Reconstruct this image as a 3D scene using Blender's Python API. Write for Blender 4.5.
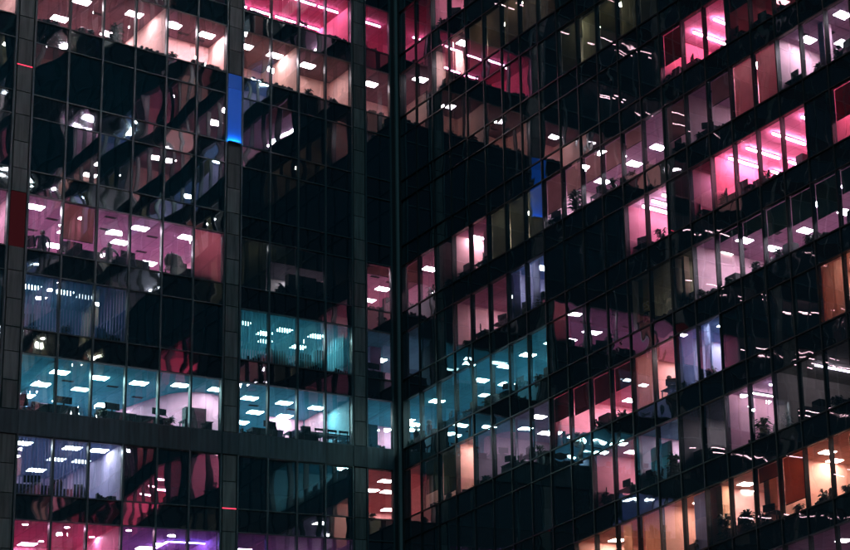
import bpy, math, random
from mathutils import Matrix, Vector
random.seed(7)
for o in list(bpy.data.objects): bpy.data.objects.remove(o)
SC = bpy.context.scene
COL = SC.collection

# ------------------------------------------------------------------ camera
CR = ((0.44454308, -0.87710241, -0.18185929), (0.09885262, 0.24981938, -0.96323332), (0.89028625, 0.41022144, 0.19775935))
CPOS = Vector((-40.1092, -93.1682, -23.0678))
FPX, PX, PY = 1425.593, 1639.159, 501.599
cam_d = bpy.data.cameras.new('camera'); cam = bpy.data.objects.new('camera', cam_d); COL.objects.link(cam)
r, d, f = Vector(CR[0]), Vector(CR[1]), Vector(CR[2])
cam.matrix_world = Matrix(((r.x, -d.x, -f.x, CPOS.x), (r.y, -d.y, -f.y, CPOS.y), (r.z, -d.z, -f.z, CPOS.z), (0, 0, 0, 1)))
cam_d.sensor_fit = 'HORIZONTAL'; cam_d.sensor_width = 36.0
cam_d.lens = FPX / 850 * 36
cam_d.shift_x = -(PX - 425) / 850
cam_d.shift_y = (PY - 275) / 850
cam_d.clip_start = 0.5; cam_d.clip_end = 3000
SC.camera = cam

def project(p):
    c = Vector(p) - CPOS
    z = f.dot(c)
    return PX + FPX * r.dot(c) / z, PY + FPX * d.dot(c) / z

# ------------------------------------------------------------------ night sky and a teal sun lamp added to lift pillars and glass
W = bpy.data.worlds.new('World'); SC.world = W; W.use_nodes = True
nt = W.node_tree; nt.nodes.clear()
sky = nt.nodes.new('ShaderNodeTexSky'); sky.sky_type = 'NISHITA'; sky.sun_disc = False
SUN_EL, SUN_AZ = math.radians(56), math.radians(205)
sky.sun_elevation = math.radians(-3.5); sky.sun_rotation = SUN_AZ
bg = nt.nodes.new('ShaderNodeBackground'); bg.inputs['Strength'].default_value = 0.05
wo = nt.nodes.new('ShaderNodeOutputWorld')
nt.links.new(sky.outputs[0], bg.inputs[0]); nt.links.new(bg.outputs[0], wo.inputs[0])
sd = bpy.data.lights.new('moon', 'SUN'); sd.energy = 0.50; sd.angle = math.radians(12); sd.color = (0.30, 0.80, 1.0)  # added fill lamp without a visible source
sun = bpy.data.objects.new('moon', sd); COL.objects.link(sun)
sdir = Vector((math.cos(SUN_EL) * math.sin(SUN_AZ), math.cos(SUN_EL) * math.cos(SUN_AZ), math.sin(SUN_EL)))
sun.rotation_euler = sdir.to_track_quat('Z', 'Y').to_euler()

SC.view_settings.view_transform = 'Standard'; SC.view_settings.look = 'None'
SC.view_settings.exposure = 0.45; SC.view_settings.gamma = 1.0
SC.render.engine = 'CYCLES'
cy = SC.cycles
cy.use_denoising = True
try: cy.denoiser = 'OPENIMAGEDENOISE'
except Exception: pass
cy.max_bounces = 8; cy.diffuse_bounces = 4; cy.glossy_bounces = 3; cy.transmission_bounces = 4
cy.transparent_max_bounces = 12
cy.sample_clamp_indirect = 3.0; cy.caustics_reflective = False; cy.caustics_refractive = False

# ------------------------------------------------------------------ materials
MATS = {}
def nmat(name):
    m = bpy.data.materials.new(name); m.use_nodes = True; m.node_tree.nodes.clear()
    n = m.node_tree
    out = n.nodes.new('ShaderNodeOutputMaterial')
    return m, n, out
def node(n, t, **kw):
    x = n.nodes.new(t)
    for k, v in kw.items():
        if k in x.inputs: x.inputs[k].default_value = v
        else: setattr(x, k, v)
    return x
def matte(col, rough=0.7, var=0.12, scale=2.0, spec=0.3, key=None):
    """painted or woven surface: colour with soft mottling"""
    key = key or ('matte', tuple(round(c, 3) for c in col), rough, var, scale)
    if key in MATS: return MATS[key]
    m, n, out = nmat('paint_%d' % len(MATS))
    tc = node(n, 'ShaderNodeTexCoord')
    nz = node(n, 'ShaderNodeTexNoise', Scale=scale, Detail=4.0)
    n.links.new(tc.outputs['Object'], nz.inputs['Vector'])
    mr = node(n, 'ShaderNodeMapRange'); mr.inputs[3].default_value = 1 - var * 2; mr.inputs[4].default_value = 1 + var * 2
    n.links.new(nz.outputs['Fac'], mr.inputs[0])
    mx = node(n, 'ShaderNodeVectorMath', operation='SCALE'); mx.inputs[0].default_value = col[:3]
    n.links.new(mr.outputs[0], mx.inputs['Scale'])
    b = node(n, 'ShaderNodeBsdfPrincipled', Roughness=rough)
    b.inputs['Specular IOR Level'].default_value = spec
    n.links.new(mx.outputs[0], b.inputs['Base Color']); n.links.new(b.outputs[0], out.inputs[0])
    MATS[key] = m
    return m
def streaky(col, rough, var):
    """cladding: rain streaks, blotches and a tone of its own for each panel"""
    m, n, out = nmat('weathered_cladding_%d' % len(bpy.data.materials))
    tc = node(n, 'ShaderNodeTexCoord'); oi = node(n, 'ShaderNodeObjectInfo')
    mp = node(n, 'ShaderNodeMapping'); mp.inputs['Scale'].default_value = (9, 9, .5); n.links.new(tc.outputs['Object'], mp.inputs[0])
    ad = node(n, 'ShaderNodeVectorMath', operation='ADD'); n.links.new(mp.outputs[0], ad.inputs[0]); n.links.new(oi.outputs['Location'], ad.inputs[1])
    a = node(n, 'ShaderNodeTexNoise', Scale=1.0, Detail=5.0); n.links.new(ad.outputs[0], a.inputs['Vector'])
    m1 = node(n, 'ShaderNodeMapRange'); m1.inputs[1].default_value = .3; m1.inputs[2].default_value = .7; m1.inputs[3].default_value = 1 - var; m1.inputs[4].default_value = 1 + var * .5; n.links.new(a.outputs['Fac'], m1.inputs[0])
    m2 = node(n, 'ShaderNodeMapRange'); m2.inputs[3].default_value = .72; m2.inputs[4].default_value = 1.22; n.links.new(oi.outputs['Random'], m2.inputs[0])
    mu = node(n, 'ShaderNodeMath', operation='MULTIPLY'); n.links.new(m1.outputs[0], mu.inputs[0]); n.links.new(m2.outputs[0], mu.inputs[1])
    mx = node(n, 'ShaderNodeVectorMath', operation='SCALE'); mx.inputs[0].default_value = col; n.links.new(mu.outputs[0], mx.inputs['Scale'])
    b = node(n, 'ShaderNodeBsdfPrincipled', Roughness=rough); b.inputs['Specular IOR Level'].default_value = .25
    n.links.new(mx.outputs[0], b.inputs['Base Color']); n.links.new(b.outputs[0], out.inputs[0])
    return m
def ceiling_mat(col):
    key = ('ceil', tuple(round(c, 3) for c in col))
    if key in MATS: return MATS[key]
    m, n, out = nmat('ceiling_tiles_%d' % len(MATS))
    tc = node(n, 'ShaderNodeTexCoord')
    br = node(n, 'ShaderNodeTexBrick', offset=0.0, squash=1.0)
    br.inputs['Color1'].default_value = (*col, 1); br.inputs['Color2'].default_value = (*[c * 0.9 for c in col], 1)
    br.inputs['Mortar'].default_value = (*[c * 0.62 for c in col], 1)
    br.inputs['Scale'].default_value = 1.0; br.inputs['Mortar Size'].default_value = 0.012
    br.inputs['Brick Width'].default_value = 0.6; br.inputs['Row Height'].default_value = 0.6
    n.links.new(tc.outputs['Object'], br.inputs['Vector'])
    b = node(n, 'ShaderNodeBsdfPrincipled', Roughness=0.85)
    b.inputs['Specular IOR Level'].default_value = 0.1
    n.links.new(br.outputs['Color'], b.inputs['Base Color']); n.links.new(b.outputs[0], out.inputs[0])
    MATS[key] = m
    return m
def fabric(col, trans=0.5, stripes=0.0):
    key = ('fabric', tuple(round(c, 3) for c in col), trans, stripes)
    if key in MATS: return MATS[key]
    m, n, out = nmat('blind_fabric_%d' % len(MATS))
    tc = node(n, 'ShaderNodeTexCoord')
    nz = node(n, 'ShaderNodeTexNoise', Scale=1.3, Detail=3.0)
    n.links.new(tc.outputs['Object'], nz.inputs['Vector'])
    mr = node(n, 'ShaderNodeMapRange'); mr.inputs[3].default_value = 0.7; mr.inputs[4].default_value = 1.25
    n.links.new(nz.outputs['Fac'], mr.inputs[0])
    mx = node(n, 'ShaderNodeVectorMath', operation='SCALE'); mx.inputs[0].default_value = col[:3]
    n.links.new(mr.outputs[0], mx.inputs['Scale'])
    a = node(n, 'ShaderNodeBsdfDiffuse'); t = node(n, 'ShaderNodeBsdfTranslucent')
    n.links.new(mx.outputs[0], a.inputs[0]); n.links.new(mx.outputs[0], t.inputs[0])
    ms = node(n, 'ShaderNodeMixShader', Fac=trans)
    n.links.new(a.outputs[0], ms.inputs[1]); n.links.new(t.outputs[0], ms.inputs[2]); n.links.new(ms.outputs[0], out.inputs[0])
    MATS[key] = m
    return m
def emit(col, s):
    key = ('emit', tuple(round(c, 3) for c in col), round(s, 3))
    if key in MATS: return MATS[key]
    m, n, out = nmat('lamp_%d' % len(MATS))
    e = node(n, 'ShaderNodeEmission', Strength=s); e.inputs[0].default_value = (*col, 1)
    n.links.new(e.outputs[0], out.inputs[0]); MATS[key] = m
    return m
def wavy_normal(n, scale, dist):
    """roller waves and pillowing of toughened glass"""
    tc = node(n, 'ShaderNodeTexCoord'); oi = node(n, 'ShaderNodeObjectInfo')
    ml = node(n, 'ShaderNodeMath', operation='MULTIPLY'); ml.inputs[1].default_value = 57.0
    n.links.new(oi.outputs['Random'], ml.inputs[0])
    cb = node(n, 'ShaderNodeCombineXYZ'); n.links.new(ml.outputs[0], cb.inputs[0]); n.links.new(ml.outputs[0], cb.inputs[2])
    ad = node(n, 'ShaderNodeVectorMath', operation='ADD')
    n.links.new(tc.outputs['Object'], ad.inputs[0]); n.links.new(cb.outputs[0], ad.inputs[1])
    nz = node(n, 'ShaderNodeTexNoise', Scale=scale, Detail=0.6)
    n.links.new(ad.outputs[0], nz.inputs['Vector'])
    bp = node(n, 'ShaderNodeBump', Strength=1.0, Distance=dist)
    n.links.new(nz.outputs['Fac'], bp.inputs['Height'])
    return bp
def glass_mat(name, base, tint, scale, dist):
    m, n, out = nmat(name)
    bp = wavy_normal(n, scale, dist)
    g = node(n, 'ShaderNodeBsdfGlossy', Roughness=0.0); g.inputs[0].default_value = (0.93, 0.97, 1, 1)
    n.links.new(bp.outputs[0], g.inputs['Normal'])
    t = node(n, 'ShaderNodeBsdfTransparent'); t.inputs[0].default_value = (*tint, 1)
    fr = node(n, 'ShaderNodeFresnel', IOR=1.5)
    mr = node(n, 'ShaderNodeMapRange'); mr.inputs[3].default_value = base; mr.inputs[4].default_value = 1.0
    n.links.new(fr.outputs[0], mr.inputs[0])
    ms = node(n, 'ShaderNodeMixShader')
    n.links.new(mr.outputs[0], ms.inputs[0]); n.links.new(t.outputs[0], ms.inputs[1]); n.links.new(g.outputs[0], ms.inputs[2])
    du = node(n, 'ShaderNodeBsdfDiffuse'); du.inputs[0].default_value = (0.05, 0.42, 0.62, 1)   # teal haze put into the glass to lift its blacks
    md = node(n, 'ShaderNodeMixShader', Fac=0.05)
    n.links.new(ms.outputs[0], md.inputs[1]); n.links.new(du.outputs[0], md.inputs[2])
    n.links.new(md.outputs[0], out.inputs[0])
    return m
def spandrel_mat(name, base, scale, dist):
    m, n, out = nmat(name)
    bp = wavy_normal(n, scale, dist)
    g = node(n, 'ShaderNodeBsdfGlossy', Roughness=0.02); g.inputs[0].default_value = (0.9, 0.97, 1, 1)
    n.links.new(bp.outputs[0], g.inputs['Normal'])
    t = node(n, 'ShaderNodeBsdfDiffuse'); t.inputs[0].default_value = (0.008, 0.028, 0.040, 1)
    fr = node(n, 'ShaderNodeFresnel', IOR=1.5)
    mr = node(n, 'ShaderNodeMapRange'); mr.inputs[3].default_value = base; mr.inputs[4].default_value = 1.0
    n.links.new(fr.outputs[0], mr.inputs[0])
    ms = node(n, 'ShaderNodeMixShader')
    n.links.new(mr.outputs[0], ms.inputs[0]); n.links.new(t.outputs[0], ms.inputs[1]); n.links.new(g.outputs[0], ms.inputs[2])
    n.links.new(ms.outputs[0], out.inputs[0])
    return m
M_GLASS = {'L': glass_mat('vision_glass_left', 0.36, (0.97, 0.99, 1.0), 0.6, 0.0019),
           'R': glass_mat('vision_glass_right', 0.35, (0.97, 0.99, 1.0), 0.6, 0.0052)}
M_SPAN = {'L': spandrel_mat('spandrel_glass_left', 0.36, 0.9, 0.0035), 'R': spandrel_mat('spandrel_glass_right', 0.27, 0.9, 0.010)}
M_FRAME = matte((0.035, 0.048, 0.056), 0.45, 0.1, 3, 0.5, key='frame')
M_FRAME_R = matte((0.010, 0.013, 0.015), 0.45, 0.1, 3, 0.3, key='frame_r')  # frame colour darkened on the right wing, standing in for its shade
M_PILLAR = streaky((0.135, 0.12, 0.115), 0.75, 0.45)
M_JOINT = matte((0.02, 0.022, 0.022), 0.8, 0.05, 3, 0.1, key='joint')
M_BELT = streaky((0.045, 0.06, 0.07), 0.5, 0.40)
M_POST = matte((0.13, 0.14, 0.14), 0.45, 0.08, 2, 0.5, key='post')
M_SLAB = matte((0.10, 0.10, 0.10), 0.9, 0.1, 2, 0.1, key='slab')
M_DARK = matte((0.007, 0.008, 0.010), 0.6, 0.2, 4, 0.3, key='dark')  # near-black so things read as backlit silhouettes; shade put into the colour
M_DARK2 = matte((0.025, 0.022, 0.024), 0.6, 0.2, 4, 0.3, key='dark2')

# ------------------------------------------------------------------ mesh helpers
class MB:
    def __init__(s): s.v = []; s.f = []; s.sm = False
    def box(s, a, b):
        x0, y0, z0 = [min(p, q) for p, q in zip(a, b)]; x1, y1, z1 = [max(p, q) for p, q in zip(a, b)]
        i = len(s.v)
        s.v += [(x0, y0, z0), (x1, y0, z0), (x1, y1, z0), (x0, y1, z0), (x0, y0, z1), (x1, y0, z1), (x1, y1, z1), (x0, y1, z1)]
        s.f += [tuple(i + k for k in q) for q in ((0, 3, 2, 1), (4, 5, 6, 7), (0, 1, 5, 4), (1, 2, 6, 5), (2, 3, 7, 6), (3, 0, 4, 7))]
        return s
    def quad(s, a, b, c, e):
        i = len(s.v); s.v += [tuple(a), tuple(b), tuple(c), tuple(e)]; s.f.append((i, i + 1, i + 2, i + 3)); return s
    def tube(s, pts, rad, seg=6):
        """tapered tube through points; rad a number or list"""
        i0 = len(s.v); n = len(pts)
        P = [Vector(p) for p in pts]
        for k, p in enumerate(P):
            t = (P[min(k + 1, n - 1)] - P[max(k - 1, 0)]).normalized()
            u = t.orthogonal().normalized(); w = t.cross(u)
            rr = rad[k] if isinstance(rad, (list, tuple)) else rad
            for j in range(seg):
                a = 2 * math.pi * j / seg
                s.v.append(tuple(p + u * math.cos(a) * rr + w * math.sin(a) * rr))
        for k in range(n - 1):
            for j in range(seg):
                a = i0 + k * seg + j; b = i0 + k * seg + (j + 1) % seg
                s.f.append((a, b, b + seg, a + seg))
        s.f.append(tuple(i0 + j for j in reversed(range(seg)))); s.f.append(tuple(i0 + (n - 1) * seg + j for j in range(seg)))
        return s
    def mesh(s, name, mat, smooth=False):
        me = bpy.data.meshes.new(name); me.from_pydata(s.v, [], s.f); me.update()
        if mat: me.materials.append(mat)
        if smooth:
            for p in me.polygons: p.use_smooth = True
        return me
    def build(s, name, mat, parent=None, smooth=False, loc=None):
        return link(name, s.mesh(name, mat, smooth), parent, loc)
def link(name, me, parent=None, loc=None):
    o = bpy.data.objects.new(name, me); COL.objects.link(o)
    if parent: o.parent = parent
    if loc: o.location = loc
    return o
BOXC = {}
def boxobj(name, a, b, mat, parent=None):
    """a box as an object of its own, alike boxes share mesh data; origin at the middle of the base"""
    dx, dy, dz = [round(abs(q - p), 4) for p, q in zip(a, b)]
    k = (name, dx, dy, dz, mat.name)
    if k not in BOXC: BOXC[k] = MB().box((-dx / 2, -dy / 2, 0), (dx / 2, dy / 2, dz)).mesh(name, mat)
    return link(name, BOXC[k], parent, ((a[0] + b[0]) / 2, (a[1] + b[1]) / 2, min(a[2], b[2])))
def empty(name, loc=(0, 0, 0), rz=0):
    o = bpy.data.objects.new(name, None); COL.objects.link(o); o.location = loc; o.rotation_euler = (0, 0, rz); o.empty_display_size = 0.2
    return o
USED = {}
def tag(o, label, cat, group=None):
    if label in USED:
        for alt in ('second ', 'third ', 'fourth ', 'fifth ', 'sixth '):
            if alt + label not in USED: label = alt + label; break
    USED[label] = 1
    o['label'] = label; o['category'] = cat
    if group: o['group'] = group
    return o

# ------------------------------------------------------------------ grid of the building
H, WH = 4.085, 2.85            # storey height, window height
FLOOR, CEIL = -0.10, 2.93      # finished floor and ceiling relative to the window's lower edge
def WP(w, u, dd, z):           # u along the facade from the inner corner, dd into the building
    return (-u, dd, z) if w == 'L' else (dd, -u, z)
def wbox(mb, w, u0, u1, d0, d1, z0, z1): return mb.box(WP(w, u0, d0, z0), WP(w, u1, d1, z1))
def wboxobj(name, w, u0, u1, d0, d1, z0, z1, mat, parent): return boxobj(name, WP(w, u0, d0, z0), WP(w, u1, d1, z1), mat, parent)
LB = [(.37, 1.55), (2.18, 3.37), (3.37, 4.56), (4.56, 5.76), (5.76, 6.95)]
u = 7.6
for blk in range(4):
    for i in range(6): LB.append((round(u + 1.195 * i, 3), round(u + 1.195 * (i + 1), 3)))
    u += 7.17 + 0.63
LPIL = [(1.55, 2.18), (6.95, 7.6), (14.77, 15.4), (22.57, 23.2), (30.37, 31.0)]
RB = [(round(.35 + 1.8 * k, 3), round(.35 + 1.8 * (k + 1), 3)) for k in range(36)]
BAYS = {'L': LB[:29], 'R': RB}
ROWS = range(-6, 15)
ZB, ZT = -6 * H - 0.85, 15 * H
ULEN = {'L': 38.9, 'R': 65.4}
def inframe(p, m=12):
    x, y = project(p); return -m < x < 850 + m and -m < y < 550 + m
def occluded_L(p):  # nothing hides the wings from each other in the frame
    return False
def cell_pts(w, row, col):
    a, b = BAYS[w][col]; return [WP(w, uu, 0, row * H + zz) for uu in (a + .05, b - .05) for zz in (-1.1, 0.0, WH)]
def side_ok(w, p):
    x, y = project(p); return (x < 402) if w == 'L' else (x > 396)
VIS = {}; REFL = {}
for w in 'LR':
    for row in ROWS:
        for col in range(len(BAYS[w])):
            pts = cell_pts(w, row, col)
            VIS[w, row, col] = any(inframe(p, 2) for p in pts)
            mp = [(-p[0], p[1], p[2]) if w == 'L' else (p[0], -p[1], p[2]) for p in pts]
            rf = False
            for p in mp:
                x, y = project(p)
                if inframe(p, 25) and ((w == 'L' and x > 396) or (w == 'R' and x < 406)): rf = True
            REFL[w, row, col] = rf

wingL = tag(empty('office_wing', (-15, 0, ZB)), 'left wing of the glass office building, grey pillars and a grey belt', 'building')
wingR = tag(empty('office_wing', (0, -25, ZB)), 'right wing of the glass office building, steep rows of tall windows', 'building')
for wgo in (wingL, wingR): pass
def PAR(o, w):
    """parent keeping world place"""
    p = wingL if w == 'L' else wingR
    o.parent = p; o.location = Vector(o.location) - p.location
    return o

# ------------------------------------------------------------------ ground
g = MB().quad((-900, -900, ZB - .02), (900, -900, ZB - .02), (900, 900, ZB - .02), (-900, 900, ZB - .02)).build('ground', matte((0.05, 0.05, 0.05), 0.9, 0.15, 0.3, 0.2, key='asphalt'))
g['kind'] = 'structure'

# ------------------------------------------------------------------ facade
# glass panes: a few bowed variants, shared
PANE_VAR = {}
def pane_mesh(name, wd, ht, var, mat):
    k = (name, round(wd, 2), round(ht, 2), var, mat.name)
    if k in PANE_VAR: return PANE_VAR[k]
    rnd = random.Random(var * 31 + 5)
    A = rnd.uniform(-0.0026, 0.0026); B = rnd.uniform(-0.0012, 0.0012); ph = rnd.uniform(0, 6)
    mb = MB(); nx, nz = 4, 6
    for j in range(nz + 1):
        for i in range(nx + 1):
            s, t = i / nx, j / nz
            y = A * (1 - (2 * s - 1) ** 2) * (1 - (2 * t - 1) ** 2) + B * math.sin(ph + 5 * t) * s * (1 - s) * 4
            mb.v.append(((s - .5) * wd, y, t * ht))
    for j in range(nz):
        for i in range(nx):
            a = j * (nx + 1) + i; mb.f.append((a, a + 1, a + nx + 2, a + nx + 1))
    PANE_VAR[k] = mb.mesh(name, mat, True)
    return PANE_VAR[k]
rest = {(w, k): MB() for w in 'LR' for k in ('pane', 'span')}
prnd = random.Random(3)
BELT_TOP = 2   # the grey belt runs below this row of the left wing
for w in 'LR':
    for row in ROWS:
        for col, (a, b) in enumerate(BAYS[w]):
            z = row * H
            uc = (a + b) / 2; wd = b - a - 0.05
            v = VIS[w, row, col]
            rz = (0 if w == 'L' else -math.pi / 2)
            for kind in ('pane', 'span'):
                za, zb = (z + .03, z + WH - .03) if kind == 'pane' else (z + WH - H + .03, z - .03)
                if kind == 'span' and w == 'L' and row == BELT_TOP: continue
                mat = M_GLASS[w] if kind == 'pane' else M_SPAN[w]
                if v:
                    nm = 'window_pane' if kind == 'pane' else 'spandrel_pane'
                    me = pane_mesh(nm, wd, zb - za, prnd.randrange(10), mat)
                    o = link(nm, me, None, WP(w, uc, 0.0, za))
                    o.rotation_euler = (prnd.gauss(0, .0032), 0, rz + prnd.gauss(0, .004))
                    PAR(o, w)
                else:
                    mb = rest[w, kind]; t1 = prnd.gauss(0, .003); t2 = prnd.gauss(0, .003)
                    mb.quad(WP(w, a + .025, -t1, za), WP(w, b - .025, t2, za), WP(w, b - .025, t1, zb), WP(w, a + .025, -t2, zb))
for (w, k), mb in rest.items():
    o = mb.build('window_pane' if k == 'pane' else 'spandrel_pane', M_GLASS[w] if k == 'pane' else M_SPAN[w]); o['kind'] = 'stuff'
    PAR(o, w)
# mullions, full height, and transoms
for w in 'LR':
    edges = sorted({e for ab in BAYS[w] for e in ab})
    for e in edges:
        o = wboxobj('mullion', w, e - .035, e + .035, -.07 if w == 'L' else -.05, .15 if w == 'L' else .16, ZB, ZT, M_FRAME if w == 'L' else M_FRAME_R, None)
        PAR(o, w)
    spans = [(LB[0][0], LB[0][1]), (LB[1][0], LB[4][1]), (LB[5][0], LB[10][1]), (LB[11][0], LB[16][1]), (LB[17][0], LB[22][1]), (LB[23][0], LB[28][1])] if w == 'L' else [(RB[0][0], RB[17][1]), (RB[17][1] + .07, RB[35][1])]
    far = MB()
    for row in ROWS:
        for (a, b) in spans:
            vis = any(inframe(WP(w, a + (b - a) * t / 8, 0, row * H), 5) for t in range(9))
            for zz in (row * H, row * H + WH):
                if vis: PAR(wboxobj('transom', w, a + .036, b - .036, -.045, .13, zz - .028, zz + .028, M_FRAME if w == 'L' else M_FRAME_R, None), w)
                else: wbox(far, w, a + .036, b - .036, -.045, .13, zz - .028, zz + .028)
    o = far.build('transom', M_FRAME); o['kind'] = 'stuff'; PAR(o, w)
# window boards inside, slab edges (the concrete floors)
for w in 'LR':
    for row in list(ROWS) + [15]:
        z = row * H
        # slab from lower ceiling void to finished floor
        if w == 'L': a, b = (-9.0, -0.20), None
        o = (boxobj('floor_slab', (-38.9, .17, z + FLOOR - .22), (9.0, 9.5, z + FLOOR), M_SLAB) if w == 'L' else
             boxobj('floor_slab', (.17, -65.4, z + FLOOR - .22), (9.0, .165, z + FLOOR), M_SLAB))
        PAR(o, w)
        if row < 15:
            PAR(wboxobj('window_board', w, .32, ULEN[w], .17, .50, z - .065, z - .035, M_DARK2, None), w)
    # head box behind spandrel
    # outer ends and back of the wing
    if w == 'L':
        PAR(boxobj('end_wall', (-39.2, -.02, ZB), (-38.9, 9.8, ZT), M_PILLAR), w)
        PAR(boxobj('rear_wall', (-38.9, 9.5, ZB), (9.3, 9.8, ZT), M_SLAB), w)
        PAR(boxobj('roof', (-39.2, -.05, ZT + .002), (9.3, 9.8, ZT + .5), M_PILLAR), w)
    else:
        PAR(boxobj('end_wall', (-.02, -65.7, ZB), (9.3, -65.4, ZT), M_PILLAR), w)
        PAR(boxobj('rear_wall', (9.0, -65.4, ZB), (9.3, 9.498, ZT), M_SLAB), w)
        PAR(boxobj('roof', (-.05, -65.7, ZT + .002), (9.3, -.052, ZT + .5), M_PILLAR), w)
# inner corner post
o = boxobj('corner_post', (-.34, -.04, ZB), (-.16, .30, ZT), M_FRAME_R); PAR(o, 'L')
o = boxobj('corner_post', (-.155, -.155, ZB), (-.02, -.02, ZT), M_POST); PAR(o, 'L')
o = boxobj('corner_post', (-.04, -.315, ZB), (.30, -.16, ZT), M_FRAME_R); PAR(o, 'R')

# pillars of the left wing: stacked cladding panels with joints, some with coloured lamps
M_BLUE_BAR = emit((0.05, 0.45, 1.0), 90.0)
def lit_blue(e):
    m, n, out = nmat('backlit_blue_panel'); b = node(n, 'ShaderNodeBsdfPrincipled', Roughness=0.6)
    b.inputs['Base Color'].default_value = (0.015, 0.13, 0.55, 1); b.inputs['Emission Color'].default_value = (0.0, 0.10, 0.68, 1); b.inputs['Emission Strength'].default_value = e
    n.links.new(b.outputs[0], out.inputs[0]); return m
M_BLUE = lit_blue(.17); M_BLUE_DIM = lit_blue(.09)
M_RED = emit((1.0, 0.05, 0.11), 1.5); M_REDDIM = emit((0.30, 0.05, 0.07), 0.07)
for pi, (a, b) in enumerate(LPIL):
    pil = boxobj('pillar', WP('L', a + .05, .02, ZB), WP('L', b - .05, .5, ZT), M_JOINT); PAR(pil, 'L')
    loc0 = pil.location + wingL.location
    def sub(o):
        o.parent = pil; o.location = Vector(o.location) - loc0
        return o
    fa, fb = a + .075, b - .075
    for row in ROWS:
        z = row * H
        belt = row == BELT_TOP
        segs = [(z + WH - H + .02, z - .02), (z + .02, z + 1.40), (z + 1.44, z + WH - .02)]
        for si, (z0, z1) in enumerate(segs):
            if belt and si == 0: continue
            blue = (pi == 1 and row == 6 and si > 0) or (pi == 1 and row == 7 and si == 0)
            if blue: continue
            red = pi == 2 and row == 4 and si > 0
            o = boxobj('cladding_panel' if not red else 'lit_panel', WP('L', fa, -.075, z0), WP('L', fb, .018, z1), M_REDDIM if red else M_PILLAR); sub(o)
        if (pi == 2 and row == 6) or (pi == 1 and row == 1):
            zz = z - .01 if pi == 1 else z + 1.42
            sub(boxobj('light_strip', WP('L', fa - .02, -.088, zz - .022), WP('L', fb + .02, -.076, zz + .022), M_RED))
    if pi == 1:
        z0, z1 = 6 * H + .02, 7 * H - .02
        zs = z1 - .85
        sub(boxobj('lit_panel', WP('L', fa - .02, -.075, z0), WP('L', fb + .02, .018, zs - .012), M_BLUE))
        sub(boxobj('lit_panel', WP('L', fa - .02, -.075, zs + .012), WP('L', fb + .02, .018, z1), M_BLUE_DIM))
        sub(boxobj('lamp_lip', WP('L', fa - .02, -.20, z0 - .05), WP('L', fb + .02, -.077, z0 - .012), M_PILLAR)); sub(boxobj('lamp_lip', WP('L', fa - .02, -.20, z0 - .011), WP('L', fb + .02, -.19, z0 + .02), M_JOINT))  # lips added to hide the blue bar from below
        sub(boxobj('light_strip', WP('L', fa, -.18, z0 - .010), WP('L', fb, -.10, z0 + .010), M_BLUE_BAR))
# belt of grey panels between the two lower storeys
for col, (a, b) in enumerate(LB[:29]):
    vis = VIS['L', 2, col]
    o = wboxobj('belt_panel', 'L', a + .008, b - .008, -.085, -.055, 2 * H + WH - H + .03, 2 * H - .03, M_BELT, None); PAR(o, 'L')
for (a, b) in LPIL:
    PAR(wboxobj('belt_panel', 'L', a + .008, b - .008, -.12, -.078, 2 * H + WH - H + .03, 2 * H - .03, M_BELT, None), 'L')

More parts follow.
